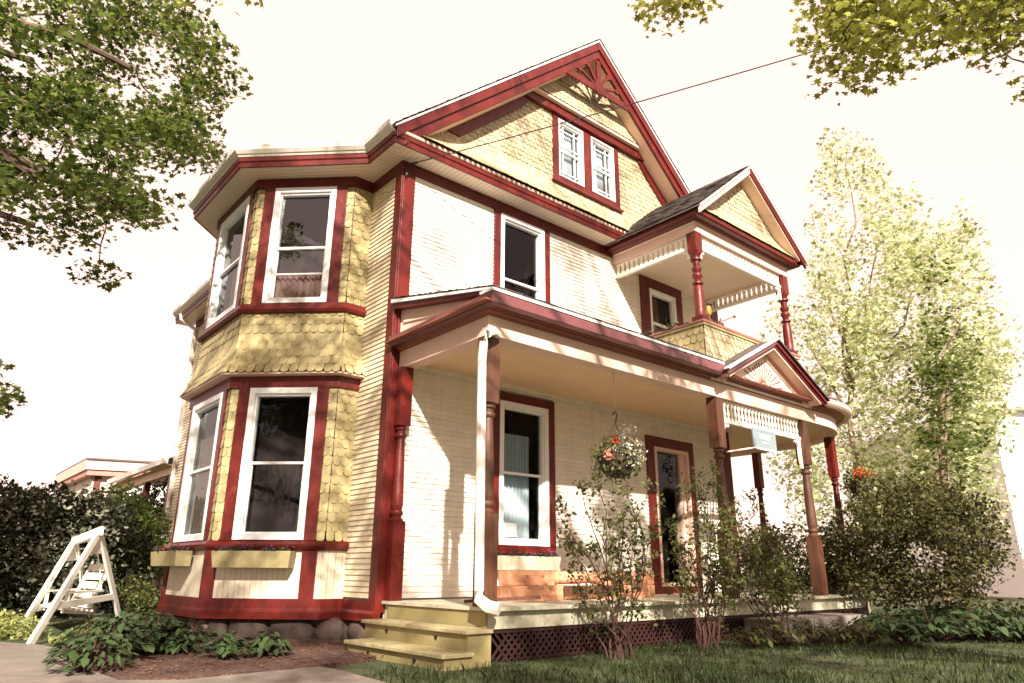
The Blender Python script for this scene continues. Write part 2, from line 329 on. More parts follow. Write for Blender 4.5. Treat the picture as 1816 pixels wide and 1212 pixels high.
# ------------------------------------------------------------------ the house
H = thing('victorian_house', 'cream and red clapboard house with fish-scale shingled bay, gable and turned-post porch', 'house', (3.3, 0, -.45))
FF = FR((0, 0), u=(1, 0)); FS = FR((0, 8), u=(0, -1)); FE = FR((6.7, 0), u=(0, 1))
BAYP = [(0, 4.07), (-.27, 4.07), (-1.2, 3.15), (-1.2, 1.64), (-.27, .73), (0, .73)]
def holes(a0, a1, zc, op):
    """pieces of [a0,a1] at height zc that lie outside the openings"""
    iv = [(a0, a1)]
    for (p, q, r, t) in op:
        if r <= zc <= t:
            nv = []
            for (s, e) in iv:
                if q <= s or p >= e: nv.append((s, e)); continue
                if p > s: nv.append((s, p))
                if q < e: nv.append((q, e))
            iv = nv
    return iv
def clap(F, a0, a1, z0, z1, op=(), h=.058, b=None):
    b = b or MB(); z = z0
    while z < z1-.005:
        t = min(z+h, z1)
        cuts = [a0]
        while cuts[-1] < a1: cuts.append(cuts[-1]+random.uniform(1.1, 3.2))
        seg = []
        for (s, e) in holes(a0, a1, z+h/2, op):
            cc = [s]+[q for q in cuts if s+.1 < q < e-.1]+[e]; seg += [(cc[i]+(.001 if i else 0), cc[i+1]-.001) for i in range(len(cc)-1)]
        for (s, e) in seg:
            vs = [F.P(s, .016, z), F.P(e, .016, z), F.P(e, .003, t), F.P(s, .003, t), F.P(s, -.004, z), F.P(e, -.004, z)]
            b.add(vs, [(0, 1, 2, 3), (4, 5, 1, 0), (4, 0, 3), (1, 5, 2)])
        z += h
    return b
def shingles(F, a0, a1, z0, z1, op=(), w=.105, h=.105, lo=None, hi=None, n=None, b=None, pt=.42):
    """rows of round-butt shingles lapping down the plane, every one its own face"""
    b = b or MB(); lo = lo or (lambda z: a0); hi = hi or (lambda z: a1); n = n or (lambda z: 0.)
    rows = int(math.ceil((z1-z0)/h))
    for r in range(rows):
        zb = z0+r*h; zt = min(zb+h*1.95, z1); off = (r % 2)*w/2; k0 = int(math.floor((a0-off)/w))-1; k1 = int(math.ceil((a1-off)/w))+1
        for k in range(k0, k1):
            c = off+k*w+w/2+random.uniform(-.003, .003); l, rr_ = lo(zb+h*.5), hi(zb+h*.5)
            if c < l-w*.45 or c > rr_+w*.45: continue
            if any(p < c < q and s_ < zb+h*.3 < t_ for (p, q, s_, t_) in op): continue
            jz = random.uniform(-.004, .004); hw = w*.47; oo = .018+random.uniform(-.004, .004)
            arc = [(-hw, h*pt), (-hw*.9, h*.2), (-hw*.55, h*.04), (0, 0), (hw*.55, h*.04), (hw*.9, h*.2), (hw, h*pt)]
            pts = []
            for (x, z) in arc: pts.append((min(max(c+x, l), rr_), zb+z+jz, oo*(1-z/(h*2))))
            pts.append((min(max(c+hw, l), rr_), zt, .002)); pts.append((min(max(c-hw, l), rr_), zt, .002))
            vs = [F.P(x, q+n(z), z) for x, z, q in pts]; m = len(arc)
            vs += [F.P(x, q+n(z)-.013, z) for x, z, q in pts[:m]]
            b.add(vs, [tuple(range(m+2))]+[(i, 9+i, 10+i, i+1) for i in range(m-1)])
    return b
def ring(b, F, a0, a1, z0, z1, w, n0, n1, wt=None, wb=None):
    wt = w if wt is None else wt; wb = w if wb is None else wb
    b.box(F, a0, a0+w, n0, n1, z0, z1); b.box(F, a1-w, a1, n0, n1, z0, z1)
    if wt: b.box(F, a0+w, a1-w, n0, n1, z1-wt, z1)
    if wb: b.box(F, a0+w, a1-w, n0, n1, z0, z0+wb)
    return b
def curtain(F, a0, a1, z0, z1, n, m, parent, waves=9, amp=.018):
    b = MB(); k = waves*8
    for i in range(k+1):
        t = i/k; a = a0+(a1-a0)*t; q = n+amp*math.sin(t*waves*2*math.pi+math.sin(t*7))
        b.v += [F.P(a, q, z0), F.P(a, q*.8+n*.2, z1)]
    for i in range(k): b.f.append((2*i, 2*i+2, 2*i+3, 2*i+1))
    return b.build('curtain', m, parent, smooth=True)
def window(F, a0, a1, z0, z1, cas, rail=.5, glass='glass', fw=.062, cur=None, parent=None, extra=None, depth=1.0, sill=True, frame_m='white', label=None):
    """cas = casing widths left, right, top, bottom"""
    l, r, t, bt = cas; b = MB()
    b.box(F, a0-l, a0, 0, .034, z0-bt, z1+t); b.box(F, a1, a1+r, 0, .034, z0-bt, z1+t)
    if t: b.box(F, a0, a1, 0, .034, z1, z1+t)
    if bt: b.box(F, a0, a1, 0, .034, z0-bt, z0)
    w = b.build('window', 'red', parent or H, bevel=.004)
    if label: w['label'] = label
    b = ring(MB(), F, a0+.001, a1-.001, z0+.001, z1-.001, fw, -.07, .042)
    b.box(F, a0+fw, a1-fw, -.07, .01, z1-fw-.028, z1-fw); b.box(F, a0+fw, a0+fw+.022, -.07, .01, z0+fw, z1-fw-.028); b.box(F, a1-fw-.022, a1-fw, -.07, .01, z0+fw, z1-fw-.028)
    b.build('frame', frame_m, w, bevel=.004)
    A0, A1, Z0, Z1 = a0+fw+.022, a1-fw-.022, z0+fw, z1-fw-.028; zm = Z0+(Z1-Z0)*rail
    b = MB()
    b.box(F, A0, A1, -.05, -.006, zm-.014, zm+.016); b.box(F, A0, A0+.016, -.06, -.03, Z0, zm-.014); b.box(F, A1-.016, A1, -.06, -.03, Z0, zm-.014); b.box(F, A0+.016, A1-.016, -.06, -.03, Z0, Z0+.02)
    if extra: extra(b, F, A0, A1, Z0, Z1, zm)
    b.build('sash', frame_m, w)
    b = MB(); b.add([F.P(A0, -.045, Z0), F.P(A1, -.045, Z0), F.P(A1, -.045, Z1), F.P(A0, -.045, Z1)], [(0, 1, 2, 3)]); b.build('pane', glass, w)
    b = MB(); e = .25
    P = [F.P(a, n, z) for n in (-.075, -depth) for a, z in ((a0-e*(n < -.5), z0-e*(n < -.5)), (a1+e*(n < -.5), z0-e*(n < -.5)), (a1+e*(n < -.5), z1+e*(n < -.5)), (a0-e*(n < -.5), z1+e*(n < -.5)))]
    b.add(P, [(4, 5, 6, 7), (0, 1, 5, 4), (1, 2, 6, 5), (2, 3, 7, 6), (3, 0, 4, 7)]); b.build('room', 'dark', w)
    if cur:
        for (c0, c1, d0, d1, cm) in cur: curtain(F, A0+(A1-A0)*c0, A0+(A1-A0)*c1, Z0+(Z1-Z0)*d0, Z0+(Z1-Z0)*d1, -.11, cm, w)
    return w
# --- walls
OPF = [(1.47, 2.5, 3.3, 5.2), (1.47, 2.55, .46, 2.5), (4.47, 5.65, 0, 2.29), (4.54, 5.64, 3.5, 4.99)]
clap(FF, .15, 6.55, .02, 5.08, OPF).build('wall', 'cream', H)
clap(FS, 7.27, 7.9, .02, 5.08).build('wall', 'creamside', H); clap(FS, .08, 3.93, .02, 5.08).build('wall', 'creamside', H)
clap(FE, .1, 8, .02, 5.08).build('wall', 'cream', H)
MB().box(FR((6.7, 8), u=(-1, 0)), 0, 6.7, 0, .01, -.1, 5.2).build('wall', 'cream', H)
# corner boards, one per corner
b = MB(); b.box(FF, .0, .17, 0, .03, -.12, 5.075); b.box(FS, 7.88, 8.03, 0, .03, -.12, 5.075); b.build('corner_board', 'red', H, bevel=.004)
b = MB(); b.box(FF, 6.53, 6.7, 0, .03, -.02, 5.075); b.box(FE, -.03, .14, 0, .03, -.02, 5.075); b.build('corner_board', 'red', H, bevel=.004)
b = MB(); b.box(FS, 0, .09, 0, .03, -.1, 5.075); b.build('corner_board', 'white', H)
MB().box(FS, 7.235, 7.27, 0, .045, -.05, 5.07).build('corner_board', 'red', H); MB().box(FS, 3.93, 3.965, 0, .045, -.05, 5.07).build('corner_board', 'red', H)
# bands under the soffit and skirt boards
b = MB(); b.sweep([(0, 8)]+BAYP+[(0, 0), (6.7, 0), (6.7, 8)], [(-.01, 5.065), (.036, 5.065), (.036, 5.215), (-.01, 5.215)]); b.build('frieze_board', 'red', H, bevel=.003)
b = MB(); b.sweep([(0, 8)]+BAYP+[(0, -.036)], [(-.03, -.21), (.05, -.21), (.055, -.13), (.036, -.1), (.036, .0), (-.03, 0)]); b.build('skirt_board', 'red', H, bevel=.003)
# --- soffit
so_ = MB()
def zface(pts, z, name, m): MB().slab([(x, y, z) for x, y in pts], -.012).build(name, m, H)
zface([(-.33, -.33), (7.03, -.33), (7.03, 0), (0, 0)], 5.2, 'soffit', 'sofx')
zface([(-.33, .31), (-.33, -.33), (0, 0), (0, .73), (-.27, .73)], 5.2, 'soffit', 'sofy')
zface([(-1.53, 1.49), (-.33, .31), (-.27, .73), (-1.2, 1.64)], 5.2, 'soffit', 'sofd')
zface([(-1.53, 3.32), (-1.53, 1.49), (-1.2, 1.64), (-1.2, 3.15)], 5.2, 'soffit', 'sofy')
zface([(-.33, 4.48), (-1.53, 3.32), (-1.2, 3.15), (-.27, 4.07)], 5.2, 'soffit', 'sofy')
zface([(-.33, 8.4), (-.33, 4.48), (-.27, 4.07), (0, 4.07), (0, 8.4)], 5.2, 'soffit', 'sofy')
EP = [(-.33, 8.4), (-.33, 4.48), (-1.53, 3.32), (-1.53, 1.49), (-.33, .31), (-.33, -.33)]
b = MB(); b.sweep(EP+[(7.03, -.33)], [(-.025, 5.195), (0, 5.195), (.004, 5.26), (.02, 5.275), (.02, 5.33), (-.025, 5.33)]); b.build('fascia', 'red', H, bevel=.003)
b = MB(); b.sweep(EP+[(-.0, -.33)][:0], [(0, 5.332), (.03, 5.332), (.045, 5.352), (.06, 5.36), (.095, 5.40), (.10, 5.46), (.085, 5.465), (.08, 5.41), (.0, 5.36)]); b.build('gutter', 'gutter', H)
b = MB(); b.sweep([(-.33, -.33), (3.85, -.33)], [(-.05, 5.332), (.03, 5.332), (.04, 5.345), (.04, 5.368), (-.05, 5.368)]); b.build('cornice_strip', 'pink', H)
# bay roof and main roof
b = MB()
tops = [(0, 4.48, 5.5), (0, 3.0, 5.5), (0, 1.6, 5.5), (0, .32, 5.5)]
ring_ = [(-.36, 4.48), (-1.56, 3.32), (-1.56, 1.49), (-.36, .31)]
for i in range(3):
    p, q = ring_[i], ring_[i+1]; b.slab([(p[0], p[1], 5.44), (q[0], q[1], 5.44), tops[i+1], tops[i]], .03)
b.build('roof', 'roof', H)
ZE, SL, XM = 5.42, .905, 3.375
def roofz(x): return ZE+(min(x, 2*XM-x)+.35)*SL
b = MB()
def shing_slope(b, p0, du, dv, L, Wd, ex=.14, w=.22):
    """lapped roof tabs over a slope: p0 eave corner, du along the eave, dv up the slope"""
    p0 = Vector(p0); du = Vector(du); dv = Vector(dv); nn = du.cross(dv).normalized()
    if nn.z < 0: nn = -nn
    r = 0; t = 0
    while t < Wd-.01:
        s = -(r % 2)*w/2; t2 = min(t+ex*1.1, Wd)
        while s < L-.005:
            a = max(s, 0)+.004; c = min(s+w, L)-.003
            if c > a:
                l = random.uniform(.008, .016)
                q = [p0+du*a+dv*t+nn*l, p0+du*c+dv*t+nn*l, p0+du*c+dv*t2+nn*.004, p0+du*a+dv*t2+nn*.004, p0+du*a+dv*t, p0+du*c+dv*t]
                b.add([tuple(k) for k in q], [(0, 1, 2, 3), (4, 5, 1, 0)])
            s += w
        t += ex; r += 1
ang = math.atan(SL); Wd = (XM+.37)/math.cos(ang)
b.slab([(-.37, -.38, ZE-.02), (XM, -.38, ZE-.02+(XM+.37)*SL), (XM, 8.4, ZE-.02+(XM+.37)*SL), (-.37, 8.4, ZE-.02)], .04)
b.slab([(2*XM+.37, -.38, ZE-.02), (2*XM+.37, 8.4, ZE-.02), (XM, 8.4, ZE-.02+(XM+.37)*SL), (XM, -.38, ZE-.02+(XM+.37)*SL)], .04)
shing_slope(b, (-.37, 8.4, ZE-.018), (0, -1, 0), (math.cos(ang), 0, math.sin(ang)), 8.8, Wd)
shing_slope(b, (2*XM+.37, -.4, ZE-.018), (0, 1, 0), (-math.cos(ang), 0, math.sin(ang)), 8.8, Wd)
b.build('roof', 'roof', H)
# rake trim in the plane of the gable: strips between two heights below the roof line
def rake(b, x0, x1, d0, d1, n0, n1, side):
    pts = []
    for x in (x0, x1): pts.append((x, ZE+(x+.35)*SL-d0))
    for x in (x1, x0): pts.append((x, ZE+(x+.35)*SL-d1))
    if side < 0: pts = [(2*XM-x, z) for x, z in pts]
    b.prism(FF, pts, n0, n1)
for side in (1, -1):
    b = MB(); rake(b, -.36, XM, .012, .045, .30, .382, side); b.build('rake_edge', 'white', H)
    b = MB(); rake(b, -.33, XM, .047, .2, .3, .372, side); rake(b, -.2, XM, .2, .36, .3, .345, side); b.build('rake_board', 'red', H, bevel=.003)
    b = MB(); rake(b, .02, XM, .345, .36, .0, .298, side); b.build('rake_soffit', 'pink', H)
    b = MB(); x0 = .625; pts = [(x0, 5.93), (.83, 5.93), (1.95, 6.945), (2.12, 7.17), (2.12, ZE+2.47*SL-.362), (x0, ZE+(x0+.35)*SL-.362)]
    if side < 0: pts = [(2*XM-x, z) for x, z in pts]
    b.prism(FF, pts, .0, .05); b.build('rake_frieze', 'red', H, bevel=.003)
# shingled gable
def glo(z): return (z+.36-ZE)/SL-.35
GW = [(2.6, 4.13, 5.98, 7.2)]
fl = lambda z: .35*max(0, (5.95-z)/.53)**1.7
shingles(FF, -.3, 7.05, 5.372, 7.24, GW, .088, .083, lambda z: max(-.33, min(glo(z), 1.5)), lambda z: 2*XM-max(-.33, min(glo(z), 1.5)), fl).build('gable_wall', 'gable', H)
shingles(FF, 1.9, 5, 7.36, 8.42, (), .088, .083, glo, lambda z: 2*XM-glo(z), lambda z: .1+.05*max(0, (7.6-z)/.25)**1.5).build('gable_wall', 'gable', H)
b = MB(); b.prism(FF, [(glo(7.17), 7.17), (2*XM-glo(7.17), 7.17), (2*XM-glo(7.31), 7.31), (glo(7.31), 7.31)], 0, .085); b.build('gable_band', 'red', H, bevel=.003)
b = MB(); b.prism(FF, [(glo(7.31), 7.312), (2*XM-glo(7.31), 7.312), (2*XM-glo(7.36), 7.358), (glo(7.36), 7.358)], 0, .15); b.build('gable_cap', 'pink', H, bevel=.003)
# gable bracket: scalloped bar with radiating arms
br = MB(); n0, n1 = .305, .338
def arm(b, p, q, w):
    d = np.array(q)-np.array(p); d = d/np.hypot(*d); e = np.array([-d[1], d[0]])*w/2
    b.prism(FF, [tuple(np.array(p)-e), tuple(np.array(q)-e), tuple(np.array(q)+e), tuple(np.array(p)+e)], n0, n1)
pts = [(XM-.73, 7.905), (XM-.64, 7.905-.1)]; 
bar = [(XM-.70, 7.87), (XM+.70, 7.87)]
k = 22
for i in range(k*4+1):
    t = i/(k*4); x = XM+.76-1.52*t; bar.append((x, 7.765-.022*abs(math.sin(t*k*math.pi))))
br.prism(FF, bar, n0, n1)
nd = (XM, 7.84)
for p, w in (((XM, 8.36), .09), ((XM-.24, 8.2), .05), ((XM+.24, 8.2), .05), ((XM-.45, 8.02), .045), ((XM+.45, 8.02), .045)):
    arm(br, nd, p, w); br.prism(FF, [(p[0]+.05*math.cos(a), p[1]-.02+.05*math.sin(a)) for a in np.linspace(0, 2*math.pi, 9)[:-1]], n0-.003, n1+.003)
br.prism(FF, [(nd[0]+.11*math.cos(a), nd[1]-.01+.11*math.sin(a)) for a in np.linspace(0, 2*math.pi, 13)[:-1]], n0-.005, n1+.006)
br.build('gable_bracket', 'red', H)
# gable windows with border lights
def border(b, F, A0, A1, Z0, Z1, zm):
    q = .09
    for (c0, c1) in ((Z0+.02, zm-.014), (zm+.016, Z1)):
        b.box(F, A0+q, A0+q+.016, -.05, -.02, c0, c1); b.box(F, A1-q-.016, A1-q, -.05, -.02, c0, c1)
        zz = c1-q if c0 > zm-.02 else c0+q
        b.box(F, A0+.0, A1-.0, -.049, -.021, zz-.008, zz+.008)
        if c0 > zm-.02: b.box(F, A0, A1, -.049, -.021, c0+q*.9-.008, c0+q*.9+.008)
window(FF, 2.72, 3.27, 6.09, 7.12, (.12, .095, .06, .11), .5, 'glassb', .026, [(0, .8, 0, 1, 'skycurtain')], extra=border)  # blue curtain stands in for the sky reflected in the pane
window(FF, 3.46, 4.01, 6.09, 7.12, (.095, .12, .06, .11), .5, 'glassb', .026, [(0, .8, 0, 1, 'skycurtain')], extra=border)
b = MB(); b.box(FF, 2.57, 4.16, .0, .075, 5.95, 5.985); b.build('window_sill', 'darkred', H)
# front windows and door
window(FF, 1.574, 2.392, 3.35, 5.035, (.11, .11, .035, .1), .44)
w = window(FF, 1.593, 2.431, .596, 2.374, (.12, .12, .115, .11), .5, 'glass', .068, [(0, .78, 0, .82, 'skycurtain')])
pp = MB(); pp.box(FF, 1.72, 1.98, -.085, -.083, .70, .87); pp.build('paper_notice', 'white', w)
window(FF, 4.76, 5.46, 3.75, 4.78, (.22, .19, .2, .22), .45, 'glass', .045, [(0, .55, 0, 1, 'pinkcurtain'), (.0, 1, 0, .28, 'curtain')])
b = MB(); b.box(FF, 4.47, 4.645, 0, .036, .0, 2.29); b.box(FF, 5.5, 5.65, 0, .036, 0, 2.29); b.box(FF, 4.645, 5.5, 0, .036, 2.13, 2.29); b.box(FF, 4.645, 5.5, 0, .034, .0, .1)
dr = b.build('door', 'red', H, bevel=.004)
b = ring(MB(), FF, 4.646, 5.499, .101, 2.129, .05, -.12, .045, wb=.05); b.box(FF, 5.34, 5.45, -.16, -.02, .15, 2.08); b.build('door_frame', 'pink', dr)
b = MB(); b.add([FF.P(4.7, -.06, .15), FF.P(5.45, -.06, .15), FF.P(5.45, -.06, 2.08), FF.P(4.7, -.06, 2.08)], [(0, 1, 2, 3)]); b.build('pane', 'glass', dr)
b = MB(); P = [FF.P(a, n, z) for n in (-.125, -1.5) for a, z in ((4.64, .1), (5.5, .1), (5.5, 2.13), (4.64, 2.13))]
b.add(P, [(4, 5, 6, 7), (0, 1, 5, 4), (1, 2, 6, 5), (2, 3, 7, 6), (3, 0, 4, 7)]); b.build('room', 'dark', dr)
# --- the two-storey bay
FB = {'side': FR(BAYP[2], BAYP[3]), 'diag': FR(BAYP[3], BAYP[4]), 'ret': FR(BAYP[4], BAYP[5]), 'bdiag': FR(BAYP[1], BAYP[2]), 'bret': FR(BAYP[0], BAYP[1])}
D, S = FB['diag'], FB['side']
oD = [(.1, 1.215, .5, 2.47), (.1, 1.215, 3.3, 5.1)]; oS = [(.07, 1.45, .5, 2.47), (.07, 1.45, 3.3, 5.1)]
for (z0, z1) in ((.6, 2.46), (3.42, 5.07)):
    for key, op in (('side', oS), ('diag', oD), ('ret', ()), ('bdiag', ()), ('bret', ())):
        F = FB[key]
        for (p, q) in (((0, op[0][0]+.02), (op[0][1]-.02, F.L)) if op else ((0, F.L),)):
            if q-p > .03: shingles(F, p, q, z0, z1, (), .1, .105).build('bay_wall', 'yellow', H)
flare = lambda z: .15*max(0, (2.95-z)/.43)**1.5
for key in ('side', 'diag', 'ret', 'bdiag', 'bret'):
    F = FB[key]; ex = {'side': (.07, .07), 'diag': (.07, .06), 'ret': (.06, 0), 'bdiag': (.06, .07), 'bret': (0, .06)}[key]
    lo = lambda z, e=ex[0], f=flare: -e*f(z)/.15; hi = lambda z, e=ex[1], f=flare, L=F.L: L+e*f(z)/.15
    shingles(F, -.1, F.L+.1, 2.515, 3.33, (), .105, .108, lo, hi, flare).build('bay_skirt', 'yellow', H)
b = MB(); b.sweep(BAYP, [(0, 3.315), (.05, 3.315), (.075, 3.35), (.05, 3.385), (.036, 3.435), (0, 3.435)]); b.build('belt_board', 'red', H, bevel=.003)
b = MB(); b.sweep(BAYP, [(0, 2.50), (.15, 2.50), (.155, 2.516), (0, 2.516)]); b.build('bay_soffit', 'pink', H)
b = MB(); b.sweep(BAYP, [(0, 2.355), (.036, 2.355), (.036, 2.495), (0, 2.495)]); b.build('belt_board', 'red', H, bevel=.003)
b = MB(); b.sweep(BAYP, [(0, .50), (.04, .50), (.075, .54), (.08, .565), (.036, .605), (0, .605)]); b.build('belt_board', 'red', H, bevel=.003)
b = MB(); b.sweep(BAYP, [(0, .0), (.008, .0), (.008, .5), (0, .5)]); b.build('bay_panel', 'bead', H)
for F, a, c in ((D, -.03, .1), (D, 1.06, 1.23), (S, -.03, .09), (S, 1.42, 1.54), (FB['bdiag'], -.03, .1), (FB['bdiag'], 1.15, 1.33)):
    MB().box(F, a, c, .008, .032, .0, .5).build('panel_stile', 'red', H, bevel=.003)
window(D, .245, 1.065, .612, 2.358, (.14, .135, .006, .004), .5, 'glass', .07)
window(D, .248, 1.068, 3.438, 5.06, (.14, .14, .006, .004), .48, 'glassb', .07, [(0, 1, 0, .26, 'pinkcurtain')], extra=lambda b, F, A0, A1, Z0, Z1, zm: b.box(F, A0, A1, -.052, -.03, Z0+(Z1-Z0)*.24-.01, Z0+(Z1-Z0)*.24+.01))
window(S, .19, 1.31, .612, 2.358, (.11, .11, .006, .004), .5, 'glass', .07, [(0, 1, 0, .78, 'curtain')])
window(S, .21, 1.31, 3.438, 5.06, (.11, .11, .006, .004), .5, 'glass', .07, [(.35, 1, 0, .5, 'curtain')])
# foundation of boulders
b = MB(); b.sweep([(.05, 8), (.05, 4.0), (-.2, 4.0), (-1.1, 3.1), (-1.1, 1.68), (-.22, .8), (.05, .8), (.05, 0), (6.6, 0)], [(-.3, -.6), (-.02, -.6), (-.02, -.2), (-.3, -.2)]); b.build('foundation', 'mortar', H)
b = MB()
for F, L in ((FR((-1.1, 3.1), (-1.1, 1.68)), 1.42), (FR((-1.1, 1.68), (-.22, .8)), 1.24), (FR((.05, .8), (.05, 0)), .8)):
    a = .0
    while a < L:
        w = random.uniform(.2, .55); hh = random.uniform(.26, .3); cx = a+w/2
        for (zc, hz, ww) in ((-.33, .15, w*.52),):
            seg, rg = 10, 6; base = len(b.v)
            for j in range(rg+1):
                th = math.pi*j/rg
                for i in range(seg):
                    ph = 2*math.pi*i/seg; k = 1+random.uniform(-.11, .11); s = math.sin(th)
                    sx = math.copysign(abs(math.cos(ph))**.6, math.cos(ph)); sz = math.copysign(abs(math.cos(th))**.7, math.cos(th)); sn = math.copysign(abs(math.sin(ph))**.7, math.sin(ph))
                    b.v.append(F.P(cx+ww*s*sx*k, -.02+.11*s*sn*k, zc+hz*sz))
            for j in range(rg):
                for i in range(seg):
                    i2 = (i+1) % seg; b.f.append((base+j*seg+i, base+j*seg+i2, base+(j+1)*seg+i2, base+(j+1)*seg+i))
        a += w
b.build('foundation_stones', 'stone', H, smooth=True)
# --- rear porch along the back of the side wall
b = MB(); b.slab([(-.15, 8.1, 2.36), (-.15, 12.8, 2.36), (2.2, 12.8, 3.3), (2.2, 8.1, 3.3)], .04); b.build('rear_porch_roof', 'roof', H)
b = MB(); b.sweep([(-.15, 12.85), (-.15, 8.02)], [(0, 2.24), (.07, 2.26), (.08, 2.36), (0, 2.36)]); b.build('gutter', 'gutter', H)
b = MB(); b.sweep([(0, 12.8), (0, 8.05)], [(-.12, 2.08), (.02, 2.08), (.02, 2.26), (-.12, 2.26)]); b.slab([(-.12, 8.05, 2.24), (-.12, 12.8, 2.24), (0, 12.8, 2.24), (0, 8.05, 2.24)], .01); b.build('rear_porch_beam', 'ceil', H)
for y in (8.35, 10.2, 12.6): MB().box(FR((0, y), u=(0, -1)), -.06, .06, -.12, 0, -.3, 2.08).build('rear_porch_post', 'darkred', H)
b = MB(); b.cube(0, 2, 8.1, 12.8, -.35, .02); b.build('rear_porch_deck', 'darkred', H)
b = MB(); b.cube(2.0, 2.1, 8.0, 12.8, 0, 3.2); b.build('wall', 'dark', H)
b = MB(); b.box(FR((.02, 12.6), u=(0, -1)), 2.1, 3.9, -.05, 0, .55, .95); b.build('rear_porch_rail', 'brown', H)
for x, y in ((-.09, 7.9), (-.12, 12.5)):
    zt = 5.3 if y < 9 else 2.25; xo = -.36 if y < 9 else -.18
    b = MB(); b.tube([(xo, y+.1, zt), (xo+.02, y+.1, zt-.1), (x+.03, y, zt-.3), (x+.03, y, zt-.4), (x+.03, y, -.25), (x-.08, y-.05, -.38)], .036, 8); b.build('downspout', 'gutter', H, smooth=True)
# ------------------------------------------------------------------ front porch
CX = 6.9
def porch_path(off, x0, arc=14, back=3.0, y_start=0.0, first=True):
    """plan path of the porch edge at distance off in front of the wall, round the corner"""
    p = [(x0, y_start), (x0, -off)] if first else [(x0, -off)]
    for i in range(arc+1):
        a = math.pi/2*i/arc; p.append((CX+off*math.sin(a), -off*math.cos(a)))
    p.append((CX+off, back)); return p
# deck
def porch_area(off, x0, z, th, name, m, back=3.0, inner=0.0):
    p = porch_path(off, x0, back=back, y_start=inner); pts = [(x, y, z) for x, y in p]+[(6.7, back, z), (6.7, inner, z)]
    b = MB(); 
    k = len(pts); b.slab(pts[:2]+[(6.7, -off, z), (6.7, inner, z)], th)
    arc = [q for q in pts[2:-1]]
    b.slab([(6.7, -off, z)]+arc+[(6.7, inner, z)], th); return b
b = MB(); x = .045
while x < 6.9:                                             # floor boards run front to back
    b.cube(x+.0015, min(x+.083, 6.9), -1.80, 0, -.03, random.uniform(-.001, .001)); x += .085
for i in range(24):
    a0 = math.pi/2*i/24; a1 = math.pi/2*(i+1)/24
    b.slab([(CX+.0, 0, 0), (CX+1.80*math.sin(a0), -1.80*math.cos(a0), 0), (CX+1.80*math.sin(a1), -1.80*math.cos(a1), 0)], .03)
b.cube(6.9, 8.7, 0, 3, -.03, 0)
b.build('porch_deck', 'deck', H)
b = MB(); b.sweep(porch_path(1.73, .09), [(-.03, -.18), (0, -.18), (0, -.032), (-.03, -.032)]); b.build('deck_fascia', 'deck', H, bevel=.003)
# lattice under the deck
b = MB(); x = .1; zl, zh = -.47, -.19
while x < 6.8:
    for s in (1, -1):
        d = (zh-zl); p0 = (x, zl) if s > 0 else (x, zh); p1 = (x+d, zh) if s > 0 else (x+d, zl); w = .016
        b.prism(FR((0, -1.69), u=(1, 0)), [(p0[0]-w, p0[1]), (p0[0]+w, p0[1]), (p1[0]+w, p1[1]), (p1[0]-w, p1[1])], .008*(s > 0), .008*(s > 0)+.007)
    x += .075
b.box(FR((0, -1.69), u=(1, 0)), .1, 6.8, .0, .022, -.215, -.182); b.build('porch_lattice', 'lattice', H)
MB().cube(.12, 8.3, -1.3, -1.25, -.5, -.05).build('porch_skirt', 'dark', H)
# steps at the left end
ST = FR((0, 0), u=(0, -1))
for i, (x1, x0, y0, y1, zt) in enumerate(((.05, -.23, .12, 1.86, -.165), (-.19, -.50, .30, 1.92, -.325))):
    b = MB(); b.box(ST, y0, y1, -x1, -x0, zt-.032, zt); b.build('step_tread', 'treadm', H, bevel=.006)
    b = MB(); b.box(ST, y0+.03, y1-.03, -x0-.06, -x0-.035, zt-.17 if i == 0 else -.48, zt-.034)
    for yy in (y1-.06, y0+.03): b.box(ST, yy, yy+.03, -x1, -x0-.06, -.5, zt-.034)
    rs = b.build('step_riser', 'stair', H)
    for k in (.25, .72):                                   # heart cut-outs, drawn as dark plates for the shade inside
        c = y0+(y1-y0)*k; zc = zt-.085; hp = []
        for t in np.linspace(0, 2*math.pi, 15)[:-1]:
            hx = 16*math.sin(t)**3; hy = 13*math.cos(t)-5*math.cos(2*t)-2*math.cos(3*t)-math.cos(4*t); hp.append((c+hx*.0017, zc+hy*.0017))
        MB().prism(ST, hp, -x0-.035, -x0-.0335).build('heart_shade', 'dark', rs)
b = MB(); b.box(ST, .12, 1.73, -.09, -.065, -.18, -.034); b.build('step_riser', 'stair', H)
# ceiling
b = MB(); b.slab([(.1, 0, 2.6), (.1, -1.6, 2.6), (CX, -1.6, 2.6), (CX, 0, 2.6)], -.012)
b.slab([(CX, 0, 2.6)]+[(CX+1.6*math.sin(a), -1.6*math.cos(a), 2.6) for a in np.linspace(0, math.pi/2, 15)], -.012); b.slab([(CX-.2, 0, 2.6), (CX+1.6, 0, 2.6), (CX+1.6, 3, 2.6), (CX-.2, 3, 2.6)], -.012)
b.build('porch_ceiling', 'ceil', H)
b = MB(); b.box(FF, .17, 6.53, 0, .05, 2.545, 2.60); b.build('ceiling_mould', 'cream', H)
